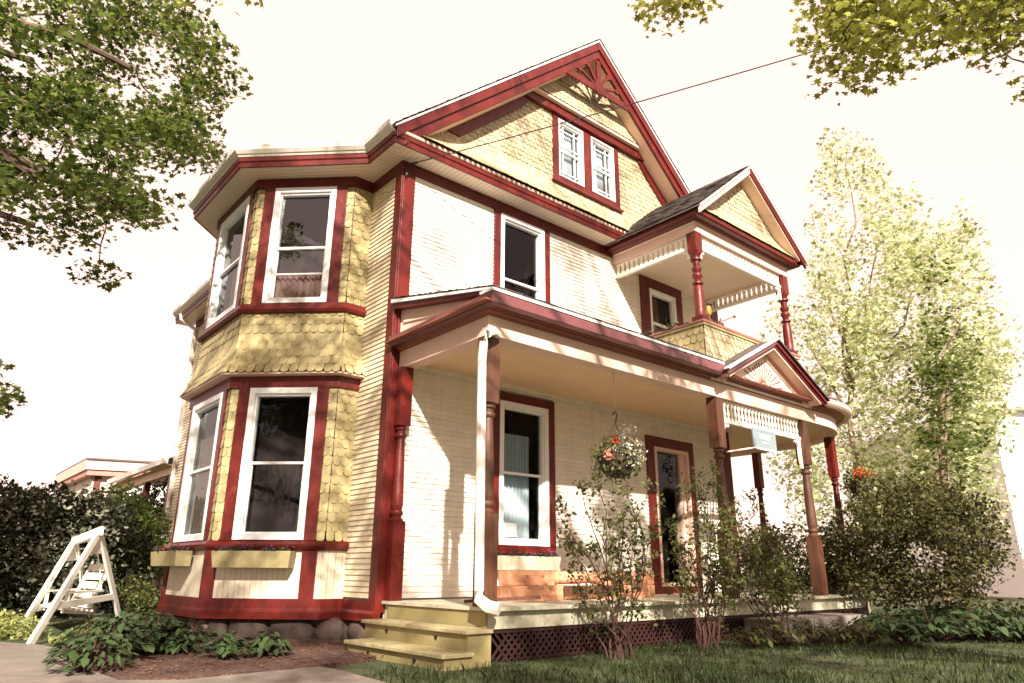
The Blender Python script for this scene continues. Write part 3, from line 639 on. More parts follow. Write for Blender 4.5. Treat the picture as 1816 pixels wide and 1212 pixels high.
# beam, mouldings, crown
b = MB(); b.sweep(porch_path(1.67, .09), [(-.17, 2.5), (0, 2.5), (0, 2.7), (-.17, 2.7)]); b.build('porch_beam', 'pink', H, bevel=.003)
b = MB(); b.sweep(porch_path(1.67, .09), [(-.1, 2.701), (.02, 2.701), (.025, 2.72), (.05, 2.73), (.06, 2.75), (-.1, 2.75)]); b.build('porch_moulding', 'brown', H)
b = MB(); b.sweep(porch_path(1.72, .035), [(-.1, 2.752), (.04, 2.752), (.05, 2.765), (.14, 2.77), (.14, 2.785), (-.1, 2.785)]); b.build('porch_moulding', 'brown', H)
pp_ = porch_path(1.87, -.02)
b = MB(); b.sweep(pp_[:2]+[(3.86, -1.87)], [(-.06, 2.74), (.012, 2.745), (.02, 2.755), (.02, 2.862), (-.06, 2.862)]); b.build('porch_crown', 'mauve', H, bevel=.003)
b = MB(); b.sweep([(6.5, -1.87)]+pp_[2:], [(-.06, 2.76), (.0, 2.745), (.02, 2.76), (.05, 2.79), (.055, 2.85), (-.06, 2.85)]); b.build('porch_gutter', 'pink', H, bevel=.003)
b = MB(); b.sweep([(-.02, -1.7), (-.02, -1.87), (3.82, -1.87)], [(-.1, 2.864), (.03, 2.864), (.034, 2.892), (-.1, 2.892)]); b.build('drip_edge', 'white', H)
# porch roof
b = MB()
for (x0, x1, y) in ((-.05, 3.8, -1.9), (3.8, 6.42, -1.69), (6.42, CX, -1.9)): b.slab([(x0, .0, 3.335), (x0, y, 2.9+(1.9+y)*.229), (x1, y, 2.9+(1.9+y)*.229), (x1, .0, 3.335)], .02)
for i in range(14):
    a0 = math.pi/2*i/14; a1 = math.pi/2*(i+1)/14
    b.slab([(CX, 0, 3.335), (CX+1.92*math.sin(a0), -1.92*math.cos(a0), 2.87), (CX+1.92*math.sin(a1), -1.92*math.cos(a1), 2.87)], .02)
b.slab([(CX, 0, 3.333), (CX+1.92, 0, 2.87), (CX+1.92, 3, 2.87), (CX, 3, 3.335)], .02)
dv = Vector((0, 1.9, .435)); Lr = dv.length; dv.normalize()
shing_slope(b, (-.055, -1.905, 2.902), (1, 0, 0), dv, 3.86, Lr, .12, .2)
b.build('porch_roof', 'roof', H)
# left end of the porch roof: rake, small panelled triangle
b = MB(); b.prism(ST, [(0.03, 3.245), (1.86, 2.865), (1.86, 2.80), (.1, 2.80), (.1, 2.86), (.03, 2.86)], -.2, -.06); b.build('porch_end_panel', 'pink', H)
b = MB(); b.prism(ST, [(.03, 3.262), (1.87, 2.875), (1.87, 2.84), (.03, 3.2)], -.06, .03); b.prism(ST, [(.0, 2.76), (.06, 2.76), (.06, 3.24), (0, 3.25)], -.06, -.03); b.build('porch_rake_board', 'darkred', H, bevel=.003)
b = MB(); b.prism(ST, [(.0, 3.318), (1.89, 2.892), (1.89, 2.872), (.0, 3.278)], -.02, .055); b.build('drip_edge', 'white', H)
b = MB(); b.prism(ST, [(.14, 3.05), (1.3, 2.87), (1.3, 2.855), (.14, 3.02)], -.06, -.045); b.prism(ST, [(.14, 2.95), (.9, 2.86), (.14, 2.86)], -.06, -.052); b.build('porch_panel_trim', 'pink', H)
# turned posts
def post(x, y, z0, zt, name, m, sq=.155, body=None, parent=H, blocks=(.80, 1.83), tw=1.):
    b = MB(); F = FR((x, y), u=(1, 0)); h = sq/2
    zl, zu = blocks
    b.box(F, -h, h, -h, h, z0, zl); b.box(F, -h, h, -h, h, zu, zt)
    H_ = zu-zl; r = h*.92
    prof = [(h*1.0, zl-.004), (h*1.05, zl+.012), (h*.8, zl+.03), (h*.72, zl+.045), (r, zl+.06), (r*1.06, zl+.085), (r, zl+.105), (h*.74, zl+.115), (r*.95, zl+.15), (r, zl+.17),
            (r*.96, zl+.3*H_), (r*.84, zl+.6*H_), (r*.70, zu-.17), (r*.68, zu-.145), (r*.95, zu-.13), (r*1.02, zu-.112), (r*.95, zu-.095), (r*.72, zu-.085), (r*.75, zu-.06), (r*1.02, zu-.045), (r*1.04, zu-.03), (r*.8, zu-.018), (h*1.02, zu+.004)]
    b.lathe(x, y, prof, 16); return b.build(name, m, parent, smooth=True)
PY = -1.59
post(.165, PY, 0, 2.5, 'porch_post', 'wood')
post(3.99, PY, 0, 2.5, 'porch_post', 'wood')
post(6.22, PY, 0, 2.5, 'porch_post', 'wood')
post(7.9, -1.22, 0, 2.5, 'porch_post', 'red', .13)
post(8.46, .5, 0, 2.5, 'porch_post', 'red', .13)
post(.135, -.075, 0, 2.5, 'engaged_post', 'red', .15)
# spindle friezes with corner brackets
def frieze(F, a0, a1, zb, zt, n, flat=False, kind='frieze'):
    b = MB(); b.box(F, a0, a1, -.03, .03, zb, zb+.05); b.box(F, a0, a1, -.025, .025, zt-.022, zt)
    fz = b.build(kind, 'cream', H, bevel=.003); hgt = zt-.022-zb-.05; z0 = zb+.05
    for i in range(n):
        a = a0+(a1-a0)*(i+.5)/n; b = MB(); x, y, _ = F.P(a, 0, 0)
        if flat:
            w = (a1-a0)/n*.31; b.prism(F, [(a-w, z0), (a+w, z0), (a+w, z0+hgt*.35), (a+w*.55, z0+hgt*.5), (a+w, z0+hgt*.65), (a+w, z0+hgt), (a-w, z0+hgt), (a-w, z0+hgt*.65), (a-w*.55, z0+hgt*.5), (a-w, z0+hgt*.35)], -.012, .012)
        else:
            b.lathe(x, y, [(.022, z0), (.022, z0+.03), (.012, z0+.04), (.02, z0+hgt*.3), (.022, z0+hgt*.4), (.012, z0+hgt*.62), (.010, z0+hgt*.7), (.022, z0+hgt*.8), (.024, z0+hgt)], 8)
        b.build('spindle', 'cream', fz, smooth=not flat)
    return fz
def scroll(F, a, zb, s, w=.2, h=.3, m='cream'):
    pts = [(0, 0), (w, 0), (w, -.03), (w*.86, -.055), (w*.72, -.035), (w*.6, -.05), (w*.42, -.10), (.075, -h*.62), (.06, -h*.85), (.05, -h), (0, -h)]
    b = MB(); b.prism(F, [(a+s*x, zb+z) for x, z in pts], -.014, .014); return b.build('corner_bracket', m, H)
PF = FR((0, PY), u=(1, 0))
frieze(PF, 4.075, 6.14, 2.19, 2.495, 24); scroll(PF, 4.07, 2.19, 1); scroll(PF, 6.145, 2.19, -1, .17, .42)
# porch pediment with sunburst
ped = MB(); cx, hw, zb, zt = 5.10, 1.31, 2.785, 3.46; sl_ = (zt-zb-.0)/hw
TF = FR((0, -1.72), u=(1, 0))
MB().prism(TF, [(cx-hw, 2.705), (cx+hw, 2.705), (cx+hw, 2.77), (cx, zt-.03), (cx-hw, 2.77)], -.03, .0).build('pediment_panel', 'cream', H)
for s in (1, -1):
    def pr_(d0, d1, x0=hw): return [(cx-s*x0, zt-x0*sl_-d0), (cx, zt-d0), (cx, zt-d1), (cx-s*x0, zt-x0*sl_-d1)]
    b = MB(); b.prism(TF, pr_(0, .095), .13, .22); b.prism(TF, pr_(.0, .06), .222, .25); b.build('pediment_rake', 'mauve' if s > 0 else 'darkred', H, bevel=.003)  # lit left rake mauve, shaded right rake darker: the light is in the colours
    b = MB(); b.prism(TF, pr_(.097, .125, hw-.1), .0, .2); b.prism(TF, pr_(.127, .2, hw-.2), .0, .03); b.build('pediment_soffit', 'pink', H, bevel=.002)
    b = MB(); b.slab([(cx-s*(hw+.03), -2.0, zt-(hw+.03)*sl_+.018), (cx, -2.0, zt+.018), (cx, -.9, zt+.018), (cx-s*(hw+.03), -1.5, zt-(hw+.03)*sl_+.018)], .016); b.build('pediment_roof', 'roof', H)
    # drip edge along the left slope
    b = MB(); b.prism(TF, [(cx-s*(hw+.02), zt-(hw+.02)*sl_+.03), (cx, zt+.03), (cx, zt+.002), (cx-s*(hw+.02), zt-(hw+.02)*sl_+.002)], .2, .285)
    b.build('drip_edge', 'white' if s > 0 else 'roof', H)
b = MB(); sx, sz = 5.06, 2.80
for a in np.linspace(R(8), R(172), 15):
    r0, r1 = .07, .36 if .6 < a < 2.5 else .5
    r1 = min(r1, .95*(zt-.2-sz)/max(.15, math.sin(a)+sl_*abs(math.cos(a))))
    c, s_ = math.cos(a), math.sin(a); w = .004; w2 = .012
    b.prism(TF, [(sx+c*r0-s_*w, sz+s_*r0+c*w), (sx+c*r1-s_*w2, sz+s_*r1+c*w2), (sx+c*r1+s_*w2, sz+s_*r1-c*w2), (sx+c*r0+s_*w, sz+s_*r0-c*w)], .0, .006)
b.prism(TF, [(sx+.055*math.cos(a), sz+.055*math.sin(a)) for a in np.linspace(0, math.pi, 9)], 0, .015)
b.build('sunburst', 'brown', H)
# ------------------------------------------------------------------ balcony
BF = FR((0, -1.577), u=(1, 0)); BL = FR((3.90, 0), u=(0, -1)); BR_ = FR((6.43, 0), u=(0, 1))
shingles(BF, 3.90, 6.43, 2.92, 3.55, (), .105, .11).build('balcony_parapet', 'gable', H)  # paler than the side walls: sunlight on the front put into the colour
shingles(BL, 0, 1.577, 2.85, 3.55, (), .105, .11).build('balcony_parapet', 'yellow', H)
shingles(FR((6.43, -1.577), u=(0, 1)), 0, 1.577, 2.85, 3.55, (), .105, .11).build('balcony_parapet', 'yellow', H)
b = MB(); b.sweep([(3.9, 0), (3.9, -1.577), (6.43, -1.577), (6.43, 0)], [(-.12, 3.55), (.035, 3.55), (.045, 3.565), (.045, 3.588), (-.12, 3.588)]); b.build('balcony_cap', 'postpink', H, bevel=.004)
b = MB(); b.sweep([(3.9, -.1), (3.9, -1.577), (6.43, -1.577), (6.43, 0)], [(-.1, 3.52), (.03, 3.52), (.03, 3.548), (-.1, 3.548)]); b.build('balcony_cap', 'planter', H)
MB().cube(3.98, 6.35, -1.5, 0, 3.34, 3.36).build('balcony_floor', 'deck', H)
def bpost(x, y):
    b = MB(); F = FR((x, y), u=(1, 0)); b.box(F, -.075, .075, -.075, .075, 4.64, 4.95); b.box(F, -.085, .085, -.085, .085, 3.589, 3.66)
    h = .072
    b.lathe(x, y, [(h*1.1, 3.66), (h*1.1, 3.675), (h*.95, 3.69), (h*.98, 3.8), (h*.98, 3.81), (h*.97, 3.95), (h*.9, 4.10), (h*.65, 4.14), (h*1.05, 4.155), (h*1.05, 4.175), (h*.62, 4.20), (h*.7, 4.24), (h*1.0, 4.27), (h*1.0, 4.30), (h*.68, 4.33), (h*.95, 4.37), (h*.98, 4.40), (h*.62, 4.43), (h*.72, 4.50), (h*1.08, 4.52), (h*1.08, 4.545), (h*.8, 4.56), (h*.85, 4.58), (h*1.15, 4.62), (h*1.02, 4.644)], 16)
    return b.build('balcony_post', 'red', H, smooth=True)
bpost(3.97, -1.50); bpost(6.36, -1.50)
for F, a0, a1, n in ((FR((0, -1.50), u=(1, 0)), 4.05, 6.28, 24), (FR((3.97, 0), u=(0, -1)), .02, 1.42, 15), (FR((6.36, 0), u=(0, -1)), .02, 1.42, 15)): frieze(F, a0, a1, 4.72, 4.945, n, True)
scroll(FR((0, -1.50), u=(1, 0)), 4.05, 4.72, 1, .12, .14); scroll(FR((0, -1.50), u=(1, 0)), 6.28, 4.72, -1, .14, .2); scroll(FR((3.97, 0), u=(0, -1)), 1.42, 4.72, -1, .12, .14)
# entablature
bp3 = [(3.9, 0), (3.9, -1.57), (6.43, -1.57), (6.43, 0)]
b = MB(); b.sweep(bp3, [(-.14, 4.951), (.0, 4.951), (.01, 5.07), (.03, 5.09), (-.14, 5.09)]); b.build('balcony_beam', 'pink', H, bevel=.003)
b = MB(); b.sweep(bp3, [(-.1, 5.091), (.06, 5.091), (.09, 5.11), (.15, 5.115), (.17, 5.135), (.175, 5.19), (-.1, 5.19)]); b.build('balcony_cornice', 'red', H, bevel=.003)
MB().cube(4.0, 6.35, -1.45, 0, 4.965, 4.98).build('balcony_ceiling', 'sofx', H)
BZ, BX, BE = 6.40, 5.165, 1.47; bs = (BZ-5.20)/BE
for s in (1, -1):
    b = MB(); b.slab([(BX-s*(BE+.02), -1.83, 5.20), (BX, -1.83, BZ+.02), (BX, .02, BZ+.02), (BX-s*(BE+.02), .02, 5.20)], .03)
    L_ = math.hypot(BE, BZ-5.2); shing_slope(b, (BX-s*(BE+.03), 0 if s > 0 else -1.85, 5.203), (0, -s, 0), (s*BE/L_, 0, (BZ-5.2)/L_), 1.85, L_, .1, .17)
    b.build('balcony_roof', 'roof', H)
    def pq(d0, d1, x0=BE): return [(BX-s*x0, BZ-x0*bs-d0), (BX, BZ-d0), (BX, BZ-d1), (BX-s*x0, BZ-x0*bs-d1)]
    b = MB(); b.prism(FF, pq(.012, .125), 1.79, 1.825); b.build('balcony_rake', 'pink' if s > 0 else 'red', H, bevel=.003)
    b = MB(); b.prism(FF, pq(.0, .03), 1.826, 1.85); b.build('balcony_rake_edge', 'white', H)
    b = MB(); b.prism(FF, pq(.125, .15, BE-.15), 1.6, 1.80); b.build('balcony_rake_soffit', 'pink', H)
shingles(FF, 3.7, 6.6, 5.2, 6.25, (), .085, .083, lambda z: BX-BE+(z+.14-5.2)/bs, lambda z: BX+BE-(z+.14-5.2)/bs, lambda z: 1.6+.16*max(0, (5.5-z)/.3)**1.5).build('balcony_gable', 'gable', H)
MB().prism(FF, [(BX-BE+.2, 5.2), (BX+BE-.2, 5.2), (BX, 6.2)], 1.56, 1.585).build('balcony_gable', 'gable', H)
# downspout at the corner post
b = MB(); b.tube([(.18, -1.71, 2.50), (.08, -1.77, 2.50), (.0, -1.78, 2.46), (-.045, -1.77, 2.36), (-.045, -1.75, 2.2), (-.02, -1.74, .14), (-.03, -1.76, .07), (.0, -1.85, .01), (.05, -1.93, -.01)], [.036, .042, .044, .043, .043, .043, .05, .055, .055], 8)
b.build('downspout', 'gutter', H, smooth=True)
# insulator bracket for the wire
b = MB(); b.tube([(.02, -.04, 5.14), (.1, -.16, 5.16)], .014, 6); b.lathe(.02, -.05, [(.012, 4.98), (.02, 5.0), (.02, 5.08), (.012, 5.1)], 8); b.build('wire_bracket', 'black', H)
# ------------------------------------------------------------------ loose things
wr = MB(); a = Vector((.1, -.16, 5.16)); e = Vector(ray(1700, -12, 8.0)); e2 = a+(e-a)*2.2; pts = []
for i in range(41):
    t = i/40; q = a+(e2-a)*t; q.z -= .55*4*t*(1-t)*.35; pts.append(q)
tag(wr.tube(pts, .0075, 5).build('utility_wire', 'black'), 'thin black overhead wire running from the house corner up across the gable', 'wire')
# stacked turned posts on the deck
def lying(x0, y, z0, L, label, sq=.15, m='newwood', turned=(.3, .75)):
    b = MB(); F = FR((0, y), u=(1, 0)); h = sq/2; a, c = L*turned[0], L*turned[1]
    b.box(F, x0, x0+a, -h, h, z0, z0+sq); b.box(F, x0+c, x0+L, -h, h, z0, z0+sq)
    k = len(b.v); prof = [(h*1.0, a), (h*1.02, a+.03), (h*.75, a+.05), (h*1.0, a+.07), (h*1.0, a+.09), (h*.7, a+.105), (h*.92, a+.14), (h*.9, (a+c)/2), (h*.8, c-.14), (h*.7, c-.1), (h*1., c-.085), (h*1., c-.065), (h*.75, c-.05), (h*1.02, c-.03), (h*1., c)]
    t = MB(); t.lathe(0, 0, prof, 16); b.v += [(x0+v[2], y+v[1], z0+h+v[0]) for v in t.v]; b.f += [tuple(k+i for i in f) for f in t.f]
    o = b.build('spare_turned_post', m, smooth=True); return tag(o, label, 'post', 'spare turned posts stacked on the porch deck')
lying(.98, -.88, .001, 2.35, 'bare cedar turned post at the front bottom of the pile on the porch', turned=(.33, .62))
lying(1.0, -.70, .001, 2.3, 'bare cedar turned post at the back bottom of the porch pile', turned=(.35, .7))
lying(1.05, -.78, .155, 2.4, 'bare cedar turned post lying on top of the porch pile under the flower box', turned=(.28, .62))
b = MB(); b.cube(1.75, 2.6, -.98, -.97, .06, .15); tag(b.build('plank', 'wood'), 'short flat board leaning on the front of the post pile', 'plank')
b = MB(); b.beam((.38, -1.0, .02), (1.05, -1.35, .055), .05, .03); tag(b.build('timber_offcut', 'wood'), 'reddish wooden offcut lying on the deck left of the corner post', 'plank')
b = MB(); b.lathe(3.3, -.72, [(.028, .305), (.03, .31), (.03, .40), (.022, .42), (.022, .44)], 10); j = tag(b.build('jar', 'planterw', smooth=True), 'small pale jar standing on the post pile beside the door', 'jar')
b = MB(); b.lathe(3.3, -.72, [(.031, .306), (.031, .345)], 10); b.build('jar_band', 'wood', j)
def walllist(F, a, c, z0, z1, n0, n1): pass
def flowers(parent, pts, cols, size):
    pts = np.asarray(pts); idx = RNG.integers(0, len(cols), len(pts))
    for i, c in enumerate(cols):
        q = pts[idx == i]
        if len(q): leaves('flowers', np.repeat(q, 3, 0)+RNG.normal(0, size*.3, (len(q)*3, 3)), size, c, parent, 'oval')
def planter(F, a0, a1, z0, z1, depth, m, label, cols, seed, two=False):
    t = thing('window_box', label, 'flower box', F.P((a0+a1)/2, depth/2, z0), 'flower boxes under the windows')
    b = MB(); q = .02; k = .02
    vs = [F.P(a0+k, depth-.02, z0), F.P(a1-k, depth-.02, z0), F.P(a1-k, .055, z0), F.P(a0+k, .055, z0), F.P(a0, depth, z1), F.P(a1, depth, z1), F.P(a1, .055, z1), F.P(a0, .055, z1)]
    vi = [F.P(a0+.02, depth-.02, z1), F.P(a1-.02, depth-.02, z1), F.P(a1-.02, .07, z1), F.P(a0+.02, .07, z1)]
    vj = [(v[0], v[1], z1-.03) for v in vi]
    b.add(vs+vi+vj, [(3, 2, 1, 0), (0, 1, 5, 4), (1, 2, 6, 5), (2, 3, 7, 6), (3, 0, 4, 7), (4, 5, 9, 8), (5, 6, 10, 9), (6, 7, 11, 10), (7, 4, 8, 11), (8, 9, 13, 12), (9, 10, 14, 13), (10, 11, 15, 14), (11, 8, 12, 15)]); b.build('box', m, t, bevel=.004)
    MB().add([(v[0], v[1], z1-.025) for v in vi], [(0, 1, 2, 3)]).build('soil', 'mulch', t)
    n = int(260*(a1-a0)); c = np.array([F.P(RNG.uniform(a0+.02, a1-.02), RNG.uniform(.08, depth+.01), z1+abs(RNG.normal(0, .022))) for _ in range(n)])
    leaves('foliage', c, .032, 'lf_dark', t, 'oval'); flowers(t, c[:n//5]+np.array([0, 0, .018]), cols, .022)
planter(D, .13, 1.01, .315, .49, .24, 'planter', 'khaki wooden flower box under the angled lower bay window', ['fl_blue', 'fl_purple'], 1)
planter(S, .03, 1.08, .33, .50, .24, 'planter', 'khaki wooden flower box under the side lower bay window, nearest the swing', ['fl_red', 'fl_purple'], 2)
planter(FF, 1.5, 2.45, .31, .47, .22, 'planterw', 'pale flower box under the porch window, above the stacked posts', ['fl_blue', 'fl_purple', 'fl_red'], 3)
# hanging baskets
def basket(x, y, z, top, r, label, hookz, cols, lf, trail):
    t = thing('hanging_basket', label, 'flower basket', (x, y, z))
    b = MB(); b.tube([(x, y, top), (x+.003, y, top-.03), (x+.01, y, hookz+.1), (x, y, hookz+.07)], .004, 5)
    b.tube([(x+.035*math.sin(a)-.0, y, hookz+.04+.035*math.cos(a)) for a in np.linspace(-1.6, 2.4, 10)]+[(x+.005, y, hookz-.04)], .009, 6); b.build('hook', 'black', t, smooth=True)
    b = MB()
    for a in (.3, 2.4, 4.5): b.tube([(x, y, hookz-.04), (x+r*.6*math.cos(a), y+r*.6*math.sin(a), z+.02)], .0025, 4)
    b.build('hanger', 'black', t)
    b = MB(); b.lathe(x, y, [(r*.2, z-r*.75), (r*.5, z-r*.6), (r*.68, z-r*.2), (r*.72, z)], 12); b.build('pot', 'shadebark', t, smooth=True)
    q = np.vstack([blob((x, y, z+.02), (r, r, r*.75), 900), blob((x, y, z-r*.3), (r*.9, r*.9, r*.6), 350)]); leaves('foliage', q, .042, lf, t, 'oval')
    q = np.vstack([np.array([x+s*r*RNG.uniform(.3, .5), y+RNG.normal(0, .03), z-r*.6])+np.array([0, 0, -k/60*r*trail])+RNG.normal(0, .018, 3) for s in (-1, 1) for k in range(60)]); leaves('trailing_stems', q, .035, 'lf_dark', t, 'oval')
    for dx, dz, rr, n, c in cols:
        q = blob((x+dx*r, y-.3*r, z+dz*r), (rr*r, rr*r*1.1, rr*r*.9), n if r > .25 else n*2); leaves('flowers', q, .026 if c == 'fl_white' else .045, c, t, 'oval')
    return t
basket(2.03, -1.56, 1.52, 2.5, .31, 'full basket of white, red and yellow flowers hanging from the porch beam', 1.95,
       [(.15, .1, .75, 620, 'fl_white'), (-.42, .5, .2, 34, 'fl_red'), (.68, .4, .3, 50, 'fl_yellow'), (.25, .9, .35, 70, 'fl_white'), (-.75, .0, .25, 30, 'fl_pink'), (.9, .0, .25, 40, 'fl_yellow')], 'lf_rose', 1.5)
basket(7.55, -1.78, 1.68, 2.72, .27, 'smaller basket of coral flowers hanging at the rounded porch end', 2.0,
       [(-.5, .4, .4, 80, 'fl_red'), (.1, .5, .45, 90, 'fl_yellow'), (.7, .4, .4, 80, 'fl_pink'), (0, -.4, .5, 120, 'fl_white')], 'lf_rose', .5)
# hanging sign on its arm
t = thing('hanging_sign', 'grey-blue hanging sign with faded white lettering on a long arm under the spindle frieze', 'sign', (4.9, -1.67, 1.9))
b = MB(); b.beam((4.13, -1.63, 1.80), (4.72, -1.70, 1.915), .03, .018); b.beam((4.72, -1.70, 1.905), (5.32, -1.70, 1.905), .02, .022); b.build('arm', 'cream', t)
SF = FR((4.70, -1.68), (5.30, -1.68)); b = MB(); b.box(SF, 0, .58, -.012, .012, 1.92, 2.185); b.build('board', 'signblue', t, bevel=.004)
b = MB()
for i in range(6): 
    x = .16+i*.045; b.box(SF, x, x+.034, .012, .0135, 2.055+.004*(i % 2), 2.10)
for i in range(5): x = .22+i*.03; b.box(SF, x, x+.02, .012, .0135, 2.0, 2.016)
b.box(SF, .12, .46, .012, .0132, 2.118, 2.124); b.build('lettering', 'white', t)
b = MB(); b.beam((4.74, -1.68, 2.185), (4.74, -1.66, 2.2), .008, .008); b.beam((5.26, -1.68, 2.185), (5.26, -1.66, 2.2), .008, .008); b.build('hanger', 'black', t)
# garden ornament on the balcony corner
ox, oy, oz = 4.15, -1.46, 3.59
t = thing('garden_ornament', 'rusty metal figure with yellow body and long thin rod beside the left balcony post', 'ornament', (ox, oy, oz))
b = MB(); b.tube([(ox+.02, oy, oz), (ox+.06, oy, oz+.1), (ox+.02, oy-.02, oz+.17)], .012, 6); b.tube([(ox, oy, oz+.1), (ox+.2, oy-.02, oz+.1), (ox+.42, oy-.03, oz+.17), (ox+.7, oy-.03, oz+.3)], .006, 5); b.tube([(ox+.2, oy, oz), (ox+.32, oy-.02, oz+.13), (ox+.38, oy, oz+.2)], .01, 5)
b.build('rods', 'rust', t)
def ball(cx_, cy_, cz_, rx, ry, rz_, seg=10): 
    b = MB(); b.lathe(0, 0, [(max(.02, math.sin(th)), -math.cos(th)) for th in np.linspace(.1, math.pi-.1, 8)], seg); b.v = [(cx_+v[0]*rx, cy_+v[1]*ry, cz_+v[2]*rz_) for v in b.v]; return b
ball(ox+.05, oy-.02, oz+.07, .10, .05, .045).build('wing', 'rust', t, smooth=True); ball(ox+.34, oy-.02, oz+.08, .07, .04, .05).build('wing', 'rust', t, smooth=True)
M['ochre'] = mat('ochre_paint', (.42, .28, .05), .5, .15, 8, .1, 40)
ball(ox+.07, oy-.02, oz+.24, .05, .035, .08).build('body', 'ochre', t, smooth=True); ball(ox+.09, oy-.02, oz+.34, .05, .04, .03).build('head', 'black', t, smooth=True)
ball(ox+.27, oy-.05, oz+.0, .045, .04, .035).build('foot', 'rust', t, smooth=True); ball(ox+.70, oy-.03, oz+.30, .03, .02, .02).build('tip', 'rust', t, smooth=True)
# vine on the wall and balcony cap
t = thing('climbing_vine', 'thin bare tendrils climbing the left balcony parapet and siding', 'vine', (3.9, -.3, 3.3))
b = MB()
for i in range(5):
    x = 3.35+i*.1; b.tube([(x, -.05, 3.3), (x+random.uniform(-.05, .05), -.06, 3.5), (x+random.uniform(-.1, .1), -.07, 3.7+random.uniform(0, .2))], .004, 4)
b.tube([(3.85, -.0-.06*i, 3.6+.02*math.sin(i)) for i in range(2, 24)], .007, 5); b.build('stem', 'stem', t)
q = np.array([(3.86+RNG.normal(0, .03), RNG.uniform(-1.3, -.1), 3.61+abs(RNG.normal(0, .03))) for _ in range(90)]); leaves('leaves', q, .04, 'lf_rose', t, 'oval')
# landing stone by the porch
b = MB(); b.cube(3.95, 6.1, -2.25, -1.75, -.5, -.215)
tag(b.build('concrete_landing', 'concrete', bevel=.015), 'long low concrete landing block in front of the porch entrance', 'step')
# ------------------------------------------------------------------ swing
t = thing('garden_swing', 'white wooden A-frame garden swing with slatted seat on chains', 'swing', (-2.2, 3.6, -.45))
A1 = ray(177, 943, 10.0); F1 = ray(49, 1150, 9.15); G1 = ray(214, 1108, 11.0); A2 = ray(132, 960, 11.0); F2 = ray(17, 1147, 10.05); G2 = ray(169, 1104, 12.0)
for p, q in ((A1, F1), (A1, G1), (A2, F2), (A2, G2)):
    MB().beam(p, q, .035, .085).build('leg', 'swing', t, bevel=.004)
def lerp(p, q, k): return np.array(p)+(np.array(q)-np.array(p))*k
d = (A2-A1); MB().beam(A1-d*.06, A2+d*.06, .05, .1).build('top_beam', 'swing', t, bevel=.004)
for a, f, g_ in ((A1, F1, G1), (A2, F2, G2)):
    b = MB(); p, q, r_ = lerp(a, f, .22), lerp(a, g_, .22), a
    b.v = [tuple(x+o) for o in (np.array([0, 0, 0]), d*.03) for x in (a, p, q)]; b.f = [(0, 1, 2), (5, 4, 3), (0, 3, 4, 1), (1, 4, 5, 2), (2, 5, 3, 0)]; b.build('gusset', 'swing', t)
    MB().beam(lerp(a, f, .68), lerp(a, g_, .68), .03, .075).build('side_rail', 'swing', t, bevel=.003)
fx = (np.array(G1)-np.array(F1)); fx[2] = 0; fx /= np.linalg.norm(fx); sd = d.copy(); sd[2] = 0; L = np.linalg.norm(sd); sd /= L
mid = (A1+A2)/2; c0 = np.array([mid[0], mid[1], -.13])-fx*.1; wd = L*.42
st_ = thing  # seat built from slats
b = MB()
for i in range(5): p = c0+fx*(-.3+i*.13)+np.array([0, 0, -.012*i]); b.beam(p-sd*wd, p+sd*wd, .1, .022)
for s in (-1, 1): b.beam(c0+sd*s*wd*.9-fx*.34-np.array([0, 0, .02]), c0+sd*s*wd*.9+fx*.3-np.array([0, 0, .07]), .03, .05)
b.build('seat', 'swing', t)
b = MB()
for i in range(5): p = c0+fx*(.28+i*.075)+np.array([0, 0, .02+i*.105]); b.beam(p-sd*wd, p+sd*wd, .02, .085)
for s in (-1, 1): b.beam(c0+sd*s*wd*.9+fx*.24, c0+sd*s*wd*.9+fx*.62+np.array([0, 0, .5]), .03, .045)
b.build('backrest', 'swing', t)
for s in (-1, 1):
    b = MB(); b.beam(c0+sd*s*wd*1.05-fx*.38+np.array([0, 0, .17]), c0+sd*s*wd*1.05+fx*.45+np.array([0, 0, .17]), .06, .022); b.beam(c0+sd*s*wd*1.05-fx*.33, c0+sd*s*wd*1.05-fx*.33+np.array([0, 0, .17]), .04, .04); b.build('armrest', 'swing', t)
    for k in (-.33, .45):
        b = MB(); top = mid+sd*s*L*.38; lo_ = c0+sd*s*wd*1.05+fx*k+np.array([0, 0, .17]); n = 26
        for i in range(n):
            p, q = lerp(top, lo_, i/n), lerp(top, lo_, (i+1.1)/n); b.tube([p, q], .011 if i % 2 else .006, 4)
        b.build('chain', 'gutter', t)
# ------------------------------------------------------------------ neighbours
t = thing('neighbour_house', 'distant cream house with red trim behind the dark hedge', 'house', (3.5, 24, -.4))
NF = FR((-.2, 20.6), (2.9, 19.8)); NS = FR((-.2, 26), (-.2, 20.6))
b = MB(); b.slab([NF.P(0, 0, 3.55), NF.P(3.4, 0, 3.55), (4.2, 26, 3.55), (-.2, 26, 3.55)], 4); b.build('wall', 'brick', t)
b = MB(); b.sweep([(-.5, 26), (-.5, 20.3), (2.1, 19.55), (3.4, 17.9)], [(-.4, 3.3), (0, 3.3), (.05, 3.62), (-.4, 3.62)]); b.build('fascia', 'pink', t); b = MB(); b.sweep([(-.46, 26), (-.46, 20.34), (2.1, 19.6), (3.4, 17.95)], [(-.4, 3.12), (-.02, 3.12), (-.02, 3.295), (-.4, 3.295)]); b.build('fascia', 'postpink', t)
b = MB(); b.slab([(-.55, 26, 3.66), (-.55, 20.2, 3.66), (2.1, 19.45, 3.66), (4.5, 21, 3.95), (4.5, 26, 3.95)], .05); b.build('roof', 'roof', t)
for a in (.05, .75, 2.55): MB().box(NF, a, a+.2, 0, .03, 1.2, 3.3).build('corner_board', 'red', t)
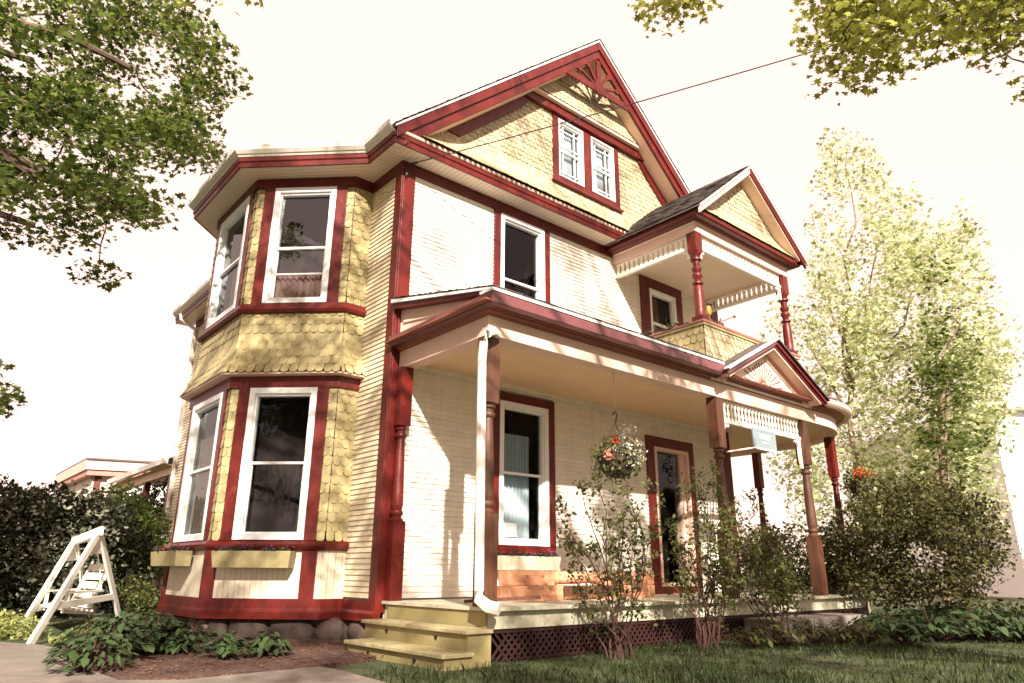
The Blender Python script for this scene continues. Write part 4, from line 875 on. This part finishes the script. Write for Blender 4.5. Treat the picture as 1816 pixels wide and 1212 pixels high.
w = MB(); ring(w, NF, 1.15, 2.3, 2.0, 3.2, .12, 0, .05); w = w.build('window', 'white', t); MB().box(NF, 1.27, 2.18, 0, .02, 2.12, 3.08).build('pane', 'glassb', w); MB().box(NF, 1.27, 2.18, 0, .01, 2.12, 3.08).build('curtain', 'curtain', w)
b = MB(); b.box(FR((2.4, 19), u=(1, -.9)), 0, 3, -3, 0, -.4, 4.3); b.build('wing', 'brick', t); b = MB(); b.box(FR((2.3, 18.8), u=(1, -.9)), 0, 3, -.3, .1, 4.15, 4.5); b.build('wing_fascia', 'darkred', t)
t.location.x += 1.0; t.location.z += .15
t = thing('white_neighbour_house', 'bright white siding house at the right edge beyond the trees', 'house', (36, 4, -.45))
q0 = ray(1772, 800, 30); NF = FR(q0[:2], u=(.8, -.6)); b = MB()
b.slab([NF.P(0, 0, 5.9), NF.P(12, 0, 5.9), NF.P(12, -9, 5.9), NF.P(0, -9, 5.9)], 6.4); b.build('wall', 'pale', t)
b = MB(); b.prism(NF, [(-.4, 5.9), (12.4, 5.9), (12.4, 6.1), (-.4, 6.1)], -9.4, .4); b.build('roof', 'pale', t)
w = ring(MB(), NF, .85, 2.9, 2.75, 4.6, .13, 0, .06).build('window', 'white', t); MB().box(NF, .98, 2.77, 0, .02, 2.88, 4.47).build('pane', 'glassb', w); MB().box(NF, .98, 2.77, 0, .012, 3.3, 4.47).build('blind', 'mauve', w)
# a low dark fence panel and blue bin behind the porch end
# ------------------------------------------------------------------ trees and shrubs
def limb(b, p, q, r0, r1, n=7, wob=.12, seg=6, sag=0):
    p = np.array(p, float); q = np.array(q, float); L = np.linalg.norm(q-p); pts = []; w = RNG.normal(0, wob*L*.25, (n+1, 3)); w[0] = 0; w[-1] = 0
    for i in range(n+1):
        t = i/n; x = p+(q-p)*t+w[i]; x[2] += sag*L*math.sin(math.pi*t); pts.append(x)
    b.tube(pts, [r0+(r1-r0)*i/n for i in range(n+1)], seg); return pts
def crown(name, label, cat, base, h_trunk, tips, leafn, lsize, lm, bark, tr=.12, kind='maple', rad=(.5, .5, .3), group=None, hubs=None, flat=.5, leader=None):
    """tips: clump centres; each gets a twig back to the nearest hub and leafn leaves"""
    base = np.array(base, float); t = thing(name, label, cat, tuple(base), group); b = MB()
    top = base+np.array([0, 0, h_trunk]) if leader is None else np.array(leader, float)
    limb(b, base, top, tr, tr*.45, 8, .05, 10)
    hubs = hubs if hubs is not None else []
    hp = [top]
    for hb in hubs:
        k = random.uniform(.45, .95); pts = limb(b, base+(top-base)*k, hb, tr*.42, tr*.14, 7, .12, 7, .05); hp += pts[3:]
    hp = np.array(hp); tips = np.asarray(tips)
    order = np.argsort([np.linalg.norm(hp-c, axis=1).min() for c in tips])
    for ci in order:
        c = tips[ci]; dd = np.linalg.norm(hp-c, axis=1); j = int(np.argmin(dd)); r0 = min(.02, tr*.1)*min(1, .35+.5*dd[j])
        pts = limb(b, hp[j], c, r0, .004, 4, .18, 5, .03); hp = np.vstack([hp, np.array(pts[2:])])
    b.build('trunk', bark, t, smooth=True)
    pts = []
    for ci, c in enumerate(tips):
        s = RNG.uniform(.6, 1.35); lf = leafn[ci] if isinstance(leafn, list) else leafn; pts.append(blob(c, np.array(rad)*s, max(6, int(lf*s*s*RNG.uniform(.5, 1.3)))))
    leaves('foliage', np.vstack(pts), lsize, lm, t, kind, flat=flat); return t
def outline_pts(polys, n, d0, d1):
    """points seen inside pixel outlines, at distances d0..d1"""
    out = []
    for poly, k in polys:
        P = np.array(poly, float); mn, mxx = P.min(0), P.max(0); c = 0
        while c < k:
            q = RNG.uniform(mn, mxx); ins = False; j = len(P)-1
            for i in range(len(P)):
                if (P[i, 1] > q[1]) != (P[j, 1] > q[1]) and q[0] < (P[j, 0]-P[i, 0])*(q[1]-P[i, 1])/(P[j, 1]-P[i, 1])+P[i, 0]: ins = not ins
                j = i
            if ins: out.append(ray(q[0], q[1], RNG.uniform(d0, d1))); c += 1
    return np.array(out)
# left maple
TL = outline_pts([([(-260, -150), (380, -150), (400, 0), (330, 20), (430, 110), (400, 160), (380, 220), (300, 170), (190, 140), (-260, 200)], 92),
                  ([(-260, 130), (130, 150), (220, 215), (330, 190), (395, 280), (330, 290), (210, 300), (150, 260), (-260, 330)], 62),
                  ([(-260, 310), (90, 280), (200, 300), (290, 330), (335, 400), (320, 425), (240, 395), (120, 330), (-260, 360)], 40),
                  ([(-260, 350), (60, 350), (130, 370), (215, 450), (180, 490), (100, 430), (20, 470), (-260, 560)], 26),
                  ([(-260, 640), (-40, 680), (-20, 730), (-260, 800)], 9), ([(-110, 650), (-30, 655), (-8, 725), (-30, 745), (-110, 740)], 9)], 0, 7.6, 11.5)
extra = []
while len(extra) < 90:
    q = np.array([-8.2, 2.2, 6.5])+RNG.normal(size=3)*np.array([2.6, 3., 2.2])
    if not inview(q, 60) and q[2] > 3: extra.append(q)
hubs = [ray(60, 110, 9.5), ray(230, 120, 9), ray(120, 240, 9.5), ray(250, 260, 9), ray(120, 335, 9), ray(220, 370, 8.8), ray(60, 400, 9), ray(-150, 100, 9.5), ray(-200, 500, 9), np.array([-9, 4, 8.]), np.array([-9, 0, 7.]), np.array([-8, 2, 9.5])]
crown('maple_tree', 'large green maple whose leafy boughs fill the upper left above the bay', 'tree', (-8.6, 2.6, -.45), 7.5, np.vstack([TL, extra]), 150, .07, 'lf_maple', 'bark', .26, rad=(.4, .4, .2), hubs=hubs)
# street maple behind the camera: its low boughs hang into the top right, the rest dapples the house
TR_ = outline_pts([([(1440, -40), (1840, -40), (1840, 10), (1720, 60), (1690, 180), (1650, 60), (1580, 120), (1540, 165), (1510, 110), (1450, 130), (1470, 40)], 44),
                   ([(1740, 10), (1850, 0), (1850, 175), (1790, 130)], 10), ([(1085, -40), (1270, -40), (1235, 22), (1100, 12)], 9)], 0, 4.6, 5.8)
canopy = []
lim = 0
def addc(n, c, sd):
    k = 0; i = 0
    while k < n and i < 20000:
        i += 1; q = np.array(c)+RNG.normal(size=3)*np.array(sd)
        if q[2] < 2.2 or inview(q, 70) or np.linalg.norm(q-CAM) < 1.8: continue
        canopy.append(q); k += 1
addc(115, (-3.5, -3.8, 6.0), (.7, .9, 1.8)); addc(120, (-4.2, -5.5, 6.0), (.8, .8, 1.6)); addc(60, (-3.8, -8.4, 4.9), (.9, .8, .9)); addc(45, (-.9, -7.8, 11.3), (1.5, 1, 1.3)); addc(110, (-1.5, -9.2, 3.9), (2.2, 1.4, 1.0)); addc(60, (2.2, -8.6, 4.2), (2, 1.2, 1.0))
nn0 = len(canopy)
while len(canopy) < nn0+110 and lim < 20000:
    lim += 1
    q = np.array([-1.2, -7.6, 6.6])+RNG.normal(size=3)*np.array([3.4, 2.6, 1.9])
    if q[2] < 2.6 or inview(q, 90) or np.linalg.norm(q-CAM) < 1.6: continue
    canopy.append(q)
hubs = [ray(1780, -60, 5.6), ray(1600, -20, 5.4), ray(1900, 60, 5.6), np.array([-2, -9, 8.]), np.array([-4, -8, 7.]), np.array([0, -8, 9.]), np.array([2, -9, 8.]), np.array([-1, -6.5, 6.8]), np.array([-4.5, -6.5, 5.6]), ray(1180, -120, 5), np.array([-3.4, -3.6, 6.6]), np.array([-2.8, -3.2, 7.6]), np.array([-4, -3.6, 5.6]), np.array([-1.5, -9.5, 4.]), np.array([1.5, -8.6, 4.6]), np.array([-4.2, -5.6, 7.]), np.array([-3.8, -8, 5.4]), np.array([-1, -8, 11.])]
crown('maple_tree', 'overhanging maple whose sparse yellow-green sprigs dip into the upper right corner', 'tree', (1.2, -10.5, -.45), 7.5, np.vstack([TR_, canopy]), [74]*len(TR_)+[74]*len(canopy), .053, 'lf_front', 'bark', .17, rad=(.3, .3, .22), hubs=hubs)
# trees across the street, behind the camera: what the windows reflect
for i, (x, y, h) in enumerate(((-17, -7, 12), (-21, -14, 12), (-17, -26, 8.5), (-3, -30, 9.5), (9, -24, 11), (15, -17, 12.5), (-16, 1, 11), (24, -24, 10))):
    P = blob((x, y, h*.58), (3.8, 3.8, h*.45), 75); crown('street_tree', 'broad street tree across the road behind the viewer, number %d along the row from the west' % (i+1) if 0 else ('broad leafy tree across the road, %s' % ('far to the west', 'second from the west', 'third from the west', 'straight behind the viewer', 'facing the porch door', 'facing the balcony', 'beside the lane to the north-west', 'far to the east')[i]), 'tree', (x, y, -.45), h*.5, P, 42, .34, 'lf_maple', 'bark', .25, rad=(1.3, 1.3, 1), hubs=[P[k] for k in range(6)], flat=.2, group='trees across the road')
# pale sunlit tree right of the porch
TP = outline_pts([([(1345, 560), (1420, 540), (1440, 830), (1350, 830)], 30), ([(1560, 330), (1640, 380), (1640, 520), (1540, 560)], 26), ([(1700, 560), (1790, 590), (1770, 900), (1690, 900)], 40), ([(1420, 330), (1480, 240), (1560, 250), (1600, 340), (1560, 480), (1440, 520), (1400, 430)], 34),
                  ([(1420, 480), (1560, 450), (1700, 400), (1730, 470), (1640, 560), (1560, 620), (1430, 600)], 44),
                  ([(1430, 570), (1640, 600), (1790, 560), (1800, 620), (1700, 700), (1760, 780), (1700, 900), (1500, 900), (1500, 740)], 80),
                  ([(1340, 820), (1500, 800), (1640, 860), (1640, 980), (1420, 940)], 46), ([(1440, 480), (1580, 480), (1620, 760), (1560, 900), (1440, 800)], 60), ([(1560, 420), (1720, 400), (1800, 600), (1700, 760), (1560, 700)], 60), ([(1640, 700), (1780, 740), (1760, 900), (1560, 920)], 40)], 0, 14.5, 18)
hubs = [ray(1500, 300, 16), ray(1560, 420, 16.5), ray(1660, 460, 16), ray(1450, 480, 15.5), ray(1620, 600, 16), ray(1700, 700, 16), ray(1440, 620, 15.5), ray(1400, 860, 15), ray(1740, 600, 16)]
crown('young_maple', 'airy pale green tree with thin upright branches standing right of the rounded porch end', 'tree', ray(1530, 1040, 15.8)*np.array([1, 1, 0])+np.array([0, 0, -.45]), 4.5, TP, 80, .078, 'lf_pale', 'palebark', .085, rad=(.3, .3, .55), hubs=hubs, flat=.2, leader=ray(1500, 560, 15.8))
TD = outline_pts([([(1640, 470), (1700, 500), (1740, 640), (1730, 760), (1700, 860), (1620, 870), (1600, 740), (1650, 640)], 48)], 0, 13.2, 15.5)
crown('slim_tree', 'darker green slender tree in front of the airy one, near the white house', 'tree', ray(1670, 1040, 14.4)*np.array([1, 1, 0])+np.array([0, 0, -.45]), 3, TD, 75, .075, 'lf_maple', 'palebark', .1, rad=(.3, .3, .35), hubs=[ray(1690, 560, 14.5), ray(1660, 700, 14.3)], leader=ray(1675, 680, 14.4))
# bushes
def bush(name, label, cat, polys, d0, d1, n, base, lm, lsize, leafn=110, rad=(.3, .3, .25), bark='shadebark', tr=.016, kind='oval', group=None):
    P = outline_pts(polys, 0, d0, d1); return crown(name, label, cat, base, .1, P, leafn, lsize, lm, bark, tr, kind, rad, group, hubs=[P[i] for i in range(0, len(P), max(1, len(P)//5))], flat=.1)
gb = lambda u, v, d: (lambda q: (q[0], q[1], gz(q[0], q[1])))(ray(u, v, d))
bush('yew_bush', 'wide dark olive bush behind the rounded end of the porch', 'bush', [([(1500, 900), (1560, 860), (1680, 860), (1750, 900), (1770, 980), (1740, 1060), (1530, 1070), (1490, 980)], 120)], 11.2, 13.2, 0, gb(1620, 1060, 12.2), 'lf_yew', .06, 150, (.3, .3, .25))
bush('yew_bush', 'shaded dark bush seen through the porch behind the entrance posts', 'bush', [([(1320, 950), (1400, 930), (1500, 940), (1500, 1045), (1330, 1045)], 60)], 11.8, 13.2, 0, gb(1420, 1040, 12.6), 'lf_yew', .06, 150, (.3, .3, .25))
for i, (poly, k, u, d, m, lab) in enumerate((
    ([(-120, 890), (10, 865), (70, 890), (90, 1090), (-120, 1110)], 95, -20, 12.5, 'lf_dark', 'dark hedge shrub at the far left edge beyond the swing'),
    ([(60, 895), (130, 885), (220, 905), (240, 960), (230, 1060), (80, 1080)], 95, 150, 13.2, 'lf_dark', 'dark leafy hedge shrub directly behind the swing frame'),
    ([(165, 890), (205, 870), (260, 890), (290, 1000), (235, 1060), (180, 1050)], 50, 215, 14.5, 'lf_maple', 'greener shrub between the swing and the rear porch'),
    ([(-60, 960), (20, 900), (90, 900), (170, 880), (205, 940), (190, 1050), (60, 1090), (-60, 1090)], 60, 80, 11.9, 'lf_white', 'silvery pale-leaved shrub in front of the dark hedge'),
    ([(215, 890), (300, 850), (300, 1030), (225, 1040)], 50, 265, 17.5, 'lf_dark', 'dark shrub seen through the posts of the rear porch'),
    ([(-500, 870), (-120, 850), (-100, 1100), (-500, 1110)], 90, -300, 12.5, 'lf_dark', 'dark hedge shrub outside the left edge of the picture'))):
    bush('hedge_shrub', lab, 'shrub', [(poly, k)], d-.7, d+.7, 0, gb(u, 1080, d), m, .075 if m != 'lf_white' else .06, 150 if m != 'lf_white' else 55, (.32, .32, .28))
bush('lime_shrub', 'low lime green shrub at the foot of the house corner beside the swing', 'shrub', [([(215, 1040), (270, 1040), (285, 1080), (225, 1090)], 26)], 11.3, 12.3, 0, gb(255, 1080, 11.8), 'lf_rose', .045, 90, (.17, .17, .15))
bush('lime_shrub', 'low yellow-green ground shrub left of the swing foot', 'shrub', [([(-60, 1105), (30, 1095), (60, 1120), (30, 1135), (-60, 1150)], 22)], 9.6, 10.8, 0, gb(10, 1140, 10), 'lf_lime', .045, 90, (.2, .2, .12))
bush('lime_shrub', 'pale chartreuse plants under the swing seat', 'shrub', [([(80, 1130), (150, 1120), (180, 1130), (160, 1150), (90, 1150)], 18)], 9.3, 10., 0, gb(130, 1150, 9.5), 'lf_lime', .04, 60, (.1, .1, .07))
# open rose shrubs before the porch
def rose(base, tips, label, n, ls=.036, stems=11):
    t = thing('rose_shrub', label, 'shrub', base, 'open shrubs in front of the porch'); b = MB(); pts = []
    for i, tp in enumerate(tips):
        p0 = np.array(base)+RNG.normal(0, .05, 3)*np.array([1, 1, 0]); p0[2] = base[2]-.02; tp = np.array(tp)
        m_ = limb(b, p0, tp, .010, .003, 9, .07, 5, .05)
        for k in range(7):
            j = RNG.integers(3, 9); tw = np.array(m_[j])+RNG.normal(0, .15, 3)+np.array([0, 0, .08]); limb(b, m_[j], tw, .004, .0015, 3, .2, 4)
            c = int(n*RNG.uniform(.3, 1.4)); pts.append(np.array([tw+(np.array(m_[j])-tw)*RNG.uniform(0, .8)+RNG.normal(0, .038, 3) for _ in range(c)]))
        pts.append(blob(tp, (.09, .09, .09), n))
    b.build('stems', 'stem', t); leaves('foliage', np.vstack(pts), ls, 'lf_rose', t, 'oval')
T1 = [ray(u, v, RNG.uniform(6.5, 7.4)) for u, v in ((985, 890), (1000, 940), (1030, 860), (1060, 850), (1075, 930), (1110, 870), (1130, 900), (1150, 860), (1165, 930), (1170, 890), (1010, 1010), (1120, 960))]
T1 = [q for q in T1]
rose((1.32, -2.12, -.45), T1, 'tall thin-stemmed shrub in front of the porch, nearest the steps', 22, .042)
T2 = [ray(u, v, RNG.uniform(7.2, 8.4)) for u, v in ((1190, 930), (1215, 870), (1240, 840), (1265, 830), (1280, 880), (1240, 940), (1300, 900), (1330, 880), (1200, 990), (1260, 990), (1300, 960), (1345, 905))]
rose((2.55, -2.2, -.45), T2, 'spreading arching shrub in front of the open door', 40)
T3 = [ray(u, v, RNG.uniform(8.2, 9.4)) for u, v in ((1310, 960), (1340, 970), (1370, 960), (1400, 975), (1290, 1000), (1330, 1010), (1380, 1010), (1250, 1010), (1350, 940), (1300, 930), (1405, 1000))]
rose((3.75, -2.35, -.45), T3, 'dense leafy shrub before the entrance, left of the concrete landing', 60)
b = MB()
# hostas and bedding plants
def hosta(x, y, r, n, label, m='lf_hosta', ls=.16, grp='hosta clumps'):
    z = gz(x, y)+.02; t = thing('hosta', label, 'plant', (x, y, z), grp); vs = []; st = MB()
    for i in range(n):
        a = RNG.uniform(0, 2*math.pi); rr = r*RNG.uniform(.25, 1); h = r*(.95 if r < .45 else .7)*(1-.6*(rr/r)**2)+RNG.uniform(-.02, .03)
        tip = np.array([x+rr*math.cos(a), y+rr*math.sin(a), z+h*.85*RNG.uniform(.5, 1.1)]); a += RNG.normal(0, .5); d = np.array([math.cos(a), math.sin(a), RNG.normal(.05, .35)-.7*rr/r]); d /= np.linalg.norm(d); s = np.cross(d, [0, 0, 1]); s /= np.linalg.norm(s); s = s+RNG.normal(0, .25, 3); u_ = np.cross(s, d)
        L = ls*RNG.uniform(.6, 1.2); w = L*.2; p0 = tip-d*L*.4
        vs.append([p0, p0+d*L*.25-s*w+u_*L*.02, p0+d*L*.6-s*w*.85, p0+d*L, p0+d*L*.6+s*w*.85, p0+d*L*.25+s*w+u_*L*.02])
        if i % 3 == 0: st.tube([(x, y, z-.02), tuple(tip-d*L*.4)], .004, 4)
    st.build('stalks', 'stem', t); rawmesh('foliage', np.array(vs).reshape(-1, 3), n, 6, m, t)
for i, (u, v, d, r, n, lab) in enumerate(((190, 1150, 7.2, .42, 190, 'large dark hosta in the mulch, left one nearest the path'), (265, 1150, 7.6, .40, 170, 'large dark hosta in the mulch beside the bay foundation'), (240, 1130, 8.4, .38, 140, 'hosta behind the two big ones by the bay corner'),
    (330, 1150, 7.5, .3, 90, 'dark hosta between the big clump and the low plants under the angled bay window'), (160, 1185, 6.5, .3, 90, 'dark hosta overhanging the path edge, nearest the camera'), (400, 1160, 6.9, .24, 60, 'small broad-leaved plant below the bay window, first of the low ones'), (475, 1165, 7.0, .22, 60, 'small broad-leaved plant in the mulch before the pale boulder'),
    (1580, 1080, 10.5, .5, 150, 'hosta clump at the left end of the right-hand bed'), (1650, 1085, 10.2, .5, 150, 'hosta clump in the middle of the right-hand bed'), (1730, 1080, 10.6, .55, 150, 'bright hosta clump right of the middle in the right-hand bed'), (1800, 1075, 10.8, .55, 150, 'hosta clump at the right edge of the picture'), (1700, 1050, 12.4, .6, 150, 'hosta clump behind the others under the yew'), (1790, 1040, 13, .6, 140, 'pale hosta clump far right before the white house'), (1600, 1110, 9.3, .3, 90, 'low hosta at the lawn edge of the right-hand bed'))):
    q = ray(u, v, d); hosta(q[0], q[1], r, int(n*2.4), lab, ls=.10 if d < 9 else .13)
for i, (u, d, lab) in enumerate(((1390, 8.6, 'low leafy plant at the foot of the concrete landing, left'), (1440, 8.9, 'low leafy plant at the foot of the concrete landing, middle'), (1490, 9.1, 'low leafy plant at the foot of the concrete landing, right'), (1330, 8.2, 'low leafy plant left of the concrete landing'), (1530, 9.3, 'low leafy plant between the landing and the hostas'))):
    q = ray(u, 1100, d); hosta(q[0], q[1], .26, 110, lab, 'lf_rose', .085, 'low plants along the landing')
# lawn
n = 68000; q = np.column_stack([RNG.uniform(-1.3, 12, n), RNG.uniform(-6.6, 1.5, n)])
dd = np.hypot(q[:, 0]-CAM[0], q[:, 1]-CAM[1]); keep = (RNG.uniform(0, 1, n) < np.clip(6/dd, 0, 1)**1.2)
keep &= ~((q[:, 0] > -.58) & (q[:, 0] < .1) & (q[:, 1] > -1.97)) & ~((q[:, 0] < -.58) & (q[:, 1] > -1.35)) & ~((q[:, 1] > -1.74) & (q[:, 0] < 8.7)) & ~((q[:, 0] < -1.14+.06*np.sin(q[:, 1]*9))) & ~((q[:, 0] > 3.95) & (q[:, 0] < 6.1) & (q[:, 1] > -2.25))
q = q[keep]; n = len(q); hgt = RNG.uniform(.025, .07, n)*(1+.6*np.sin(q[:, 0]*2.1)*np.cos(q[:, 1]*1.7)); ax = RNG.uniform(0, 2*math.pi, n); w = .0042; ln = RNG.normal(0, .35, (n, 2))
base = np.column_stack([q, np.full(n, -.452)]); s = np.column_stack([np.cos(ax)*w, np.sin(ax)*w, np.zeros(n)])
m1 = base+np.column_stack([ln*hgt[:, None]*.35, hgt*.6]); tp = base+np.column_stack([ln*hgt[:, None], hgt])
v = np.stack([base-s, base+s, m1+s*.7, tp, m1-s*.7], 1); stuff(rawmesh('grass', v.reshape(-1, 3), n, 5, 'grass', None))
# leaf litter on the mulch
q = np.array([(x, y, gz(x, y)+.045) for x, y in zip(RNG.uniform(-2.5, -.2, 1500), RNG.uniform(-1.1, 1.6, 1500))]); q = q[(q[:, 1] > -1.0-.3*(q[:, 0]+2.5)*0) & (q[:, 0] > -2.45)]
stuff(leaves('leaf_litter', q, .028, leafmat('dry_leaves', (.05, .022, .012), (.26, .14, .08), .1), None, 'oval', flat=3))
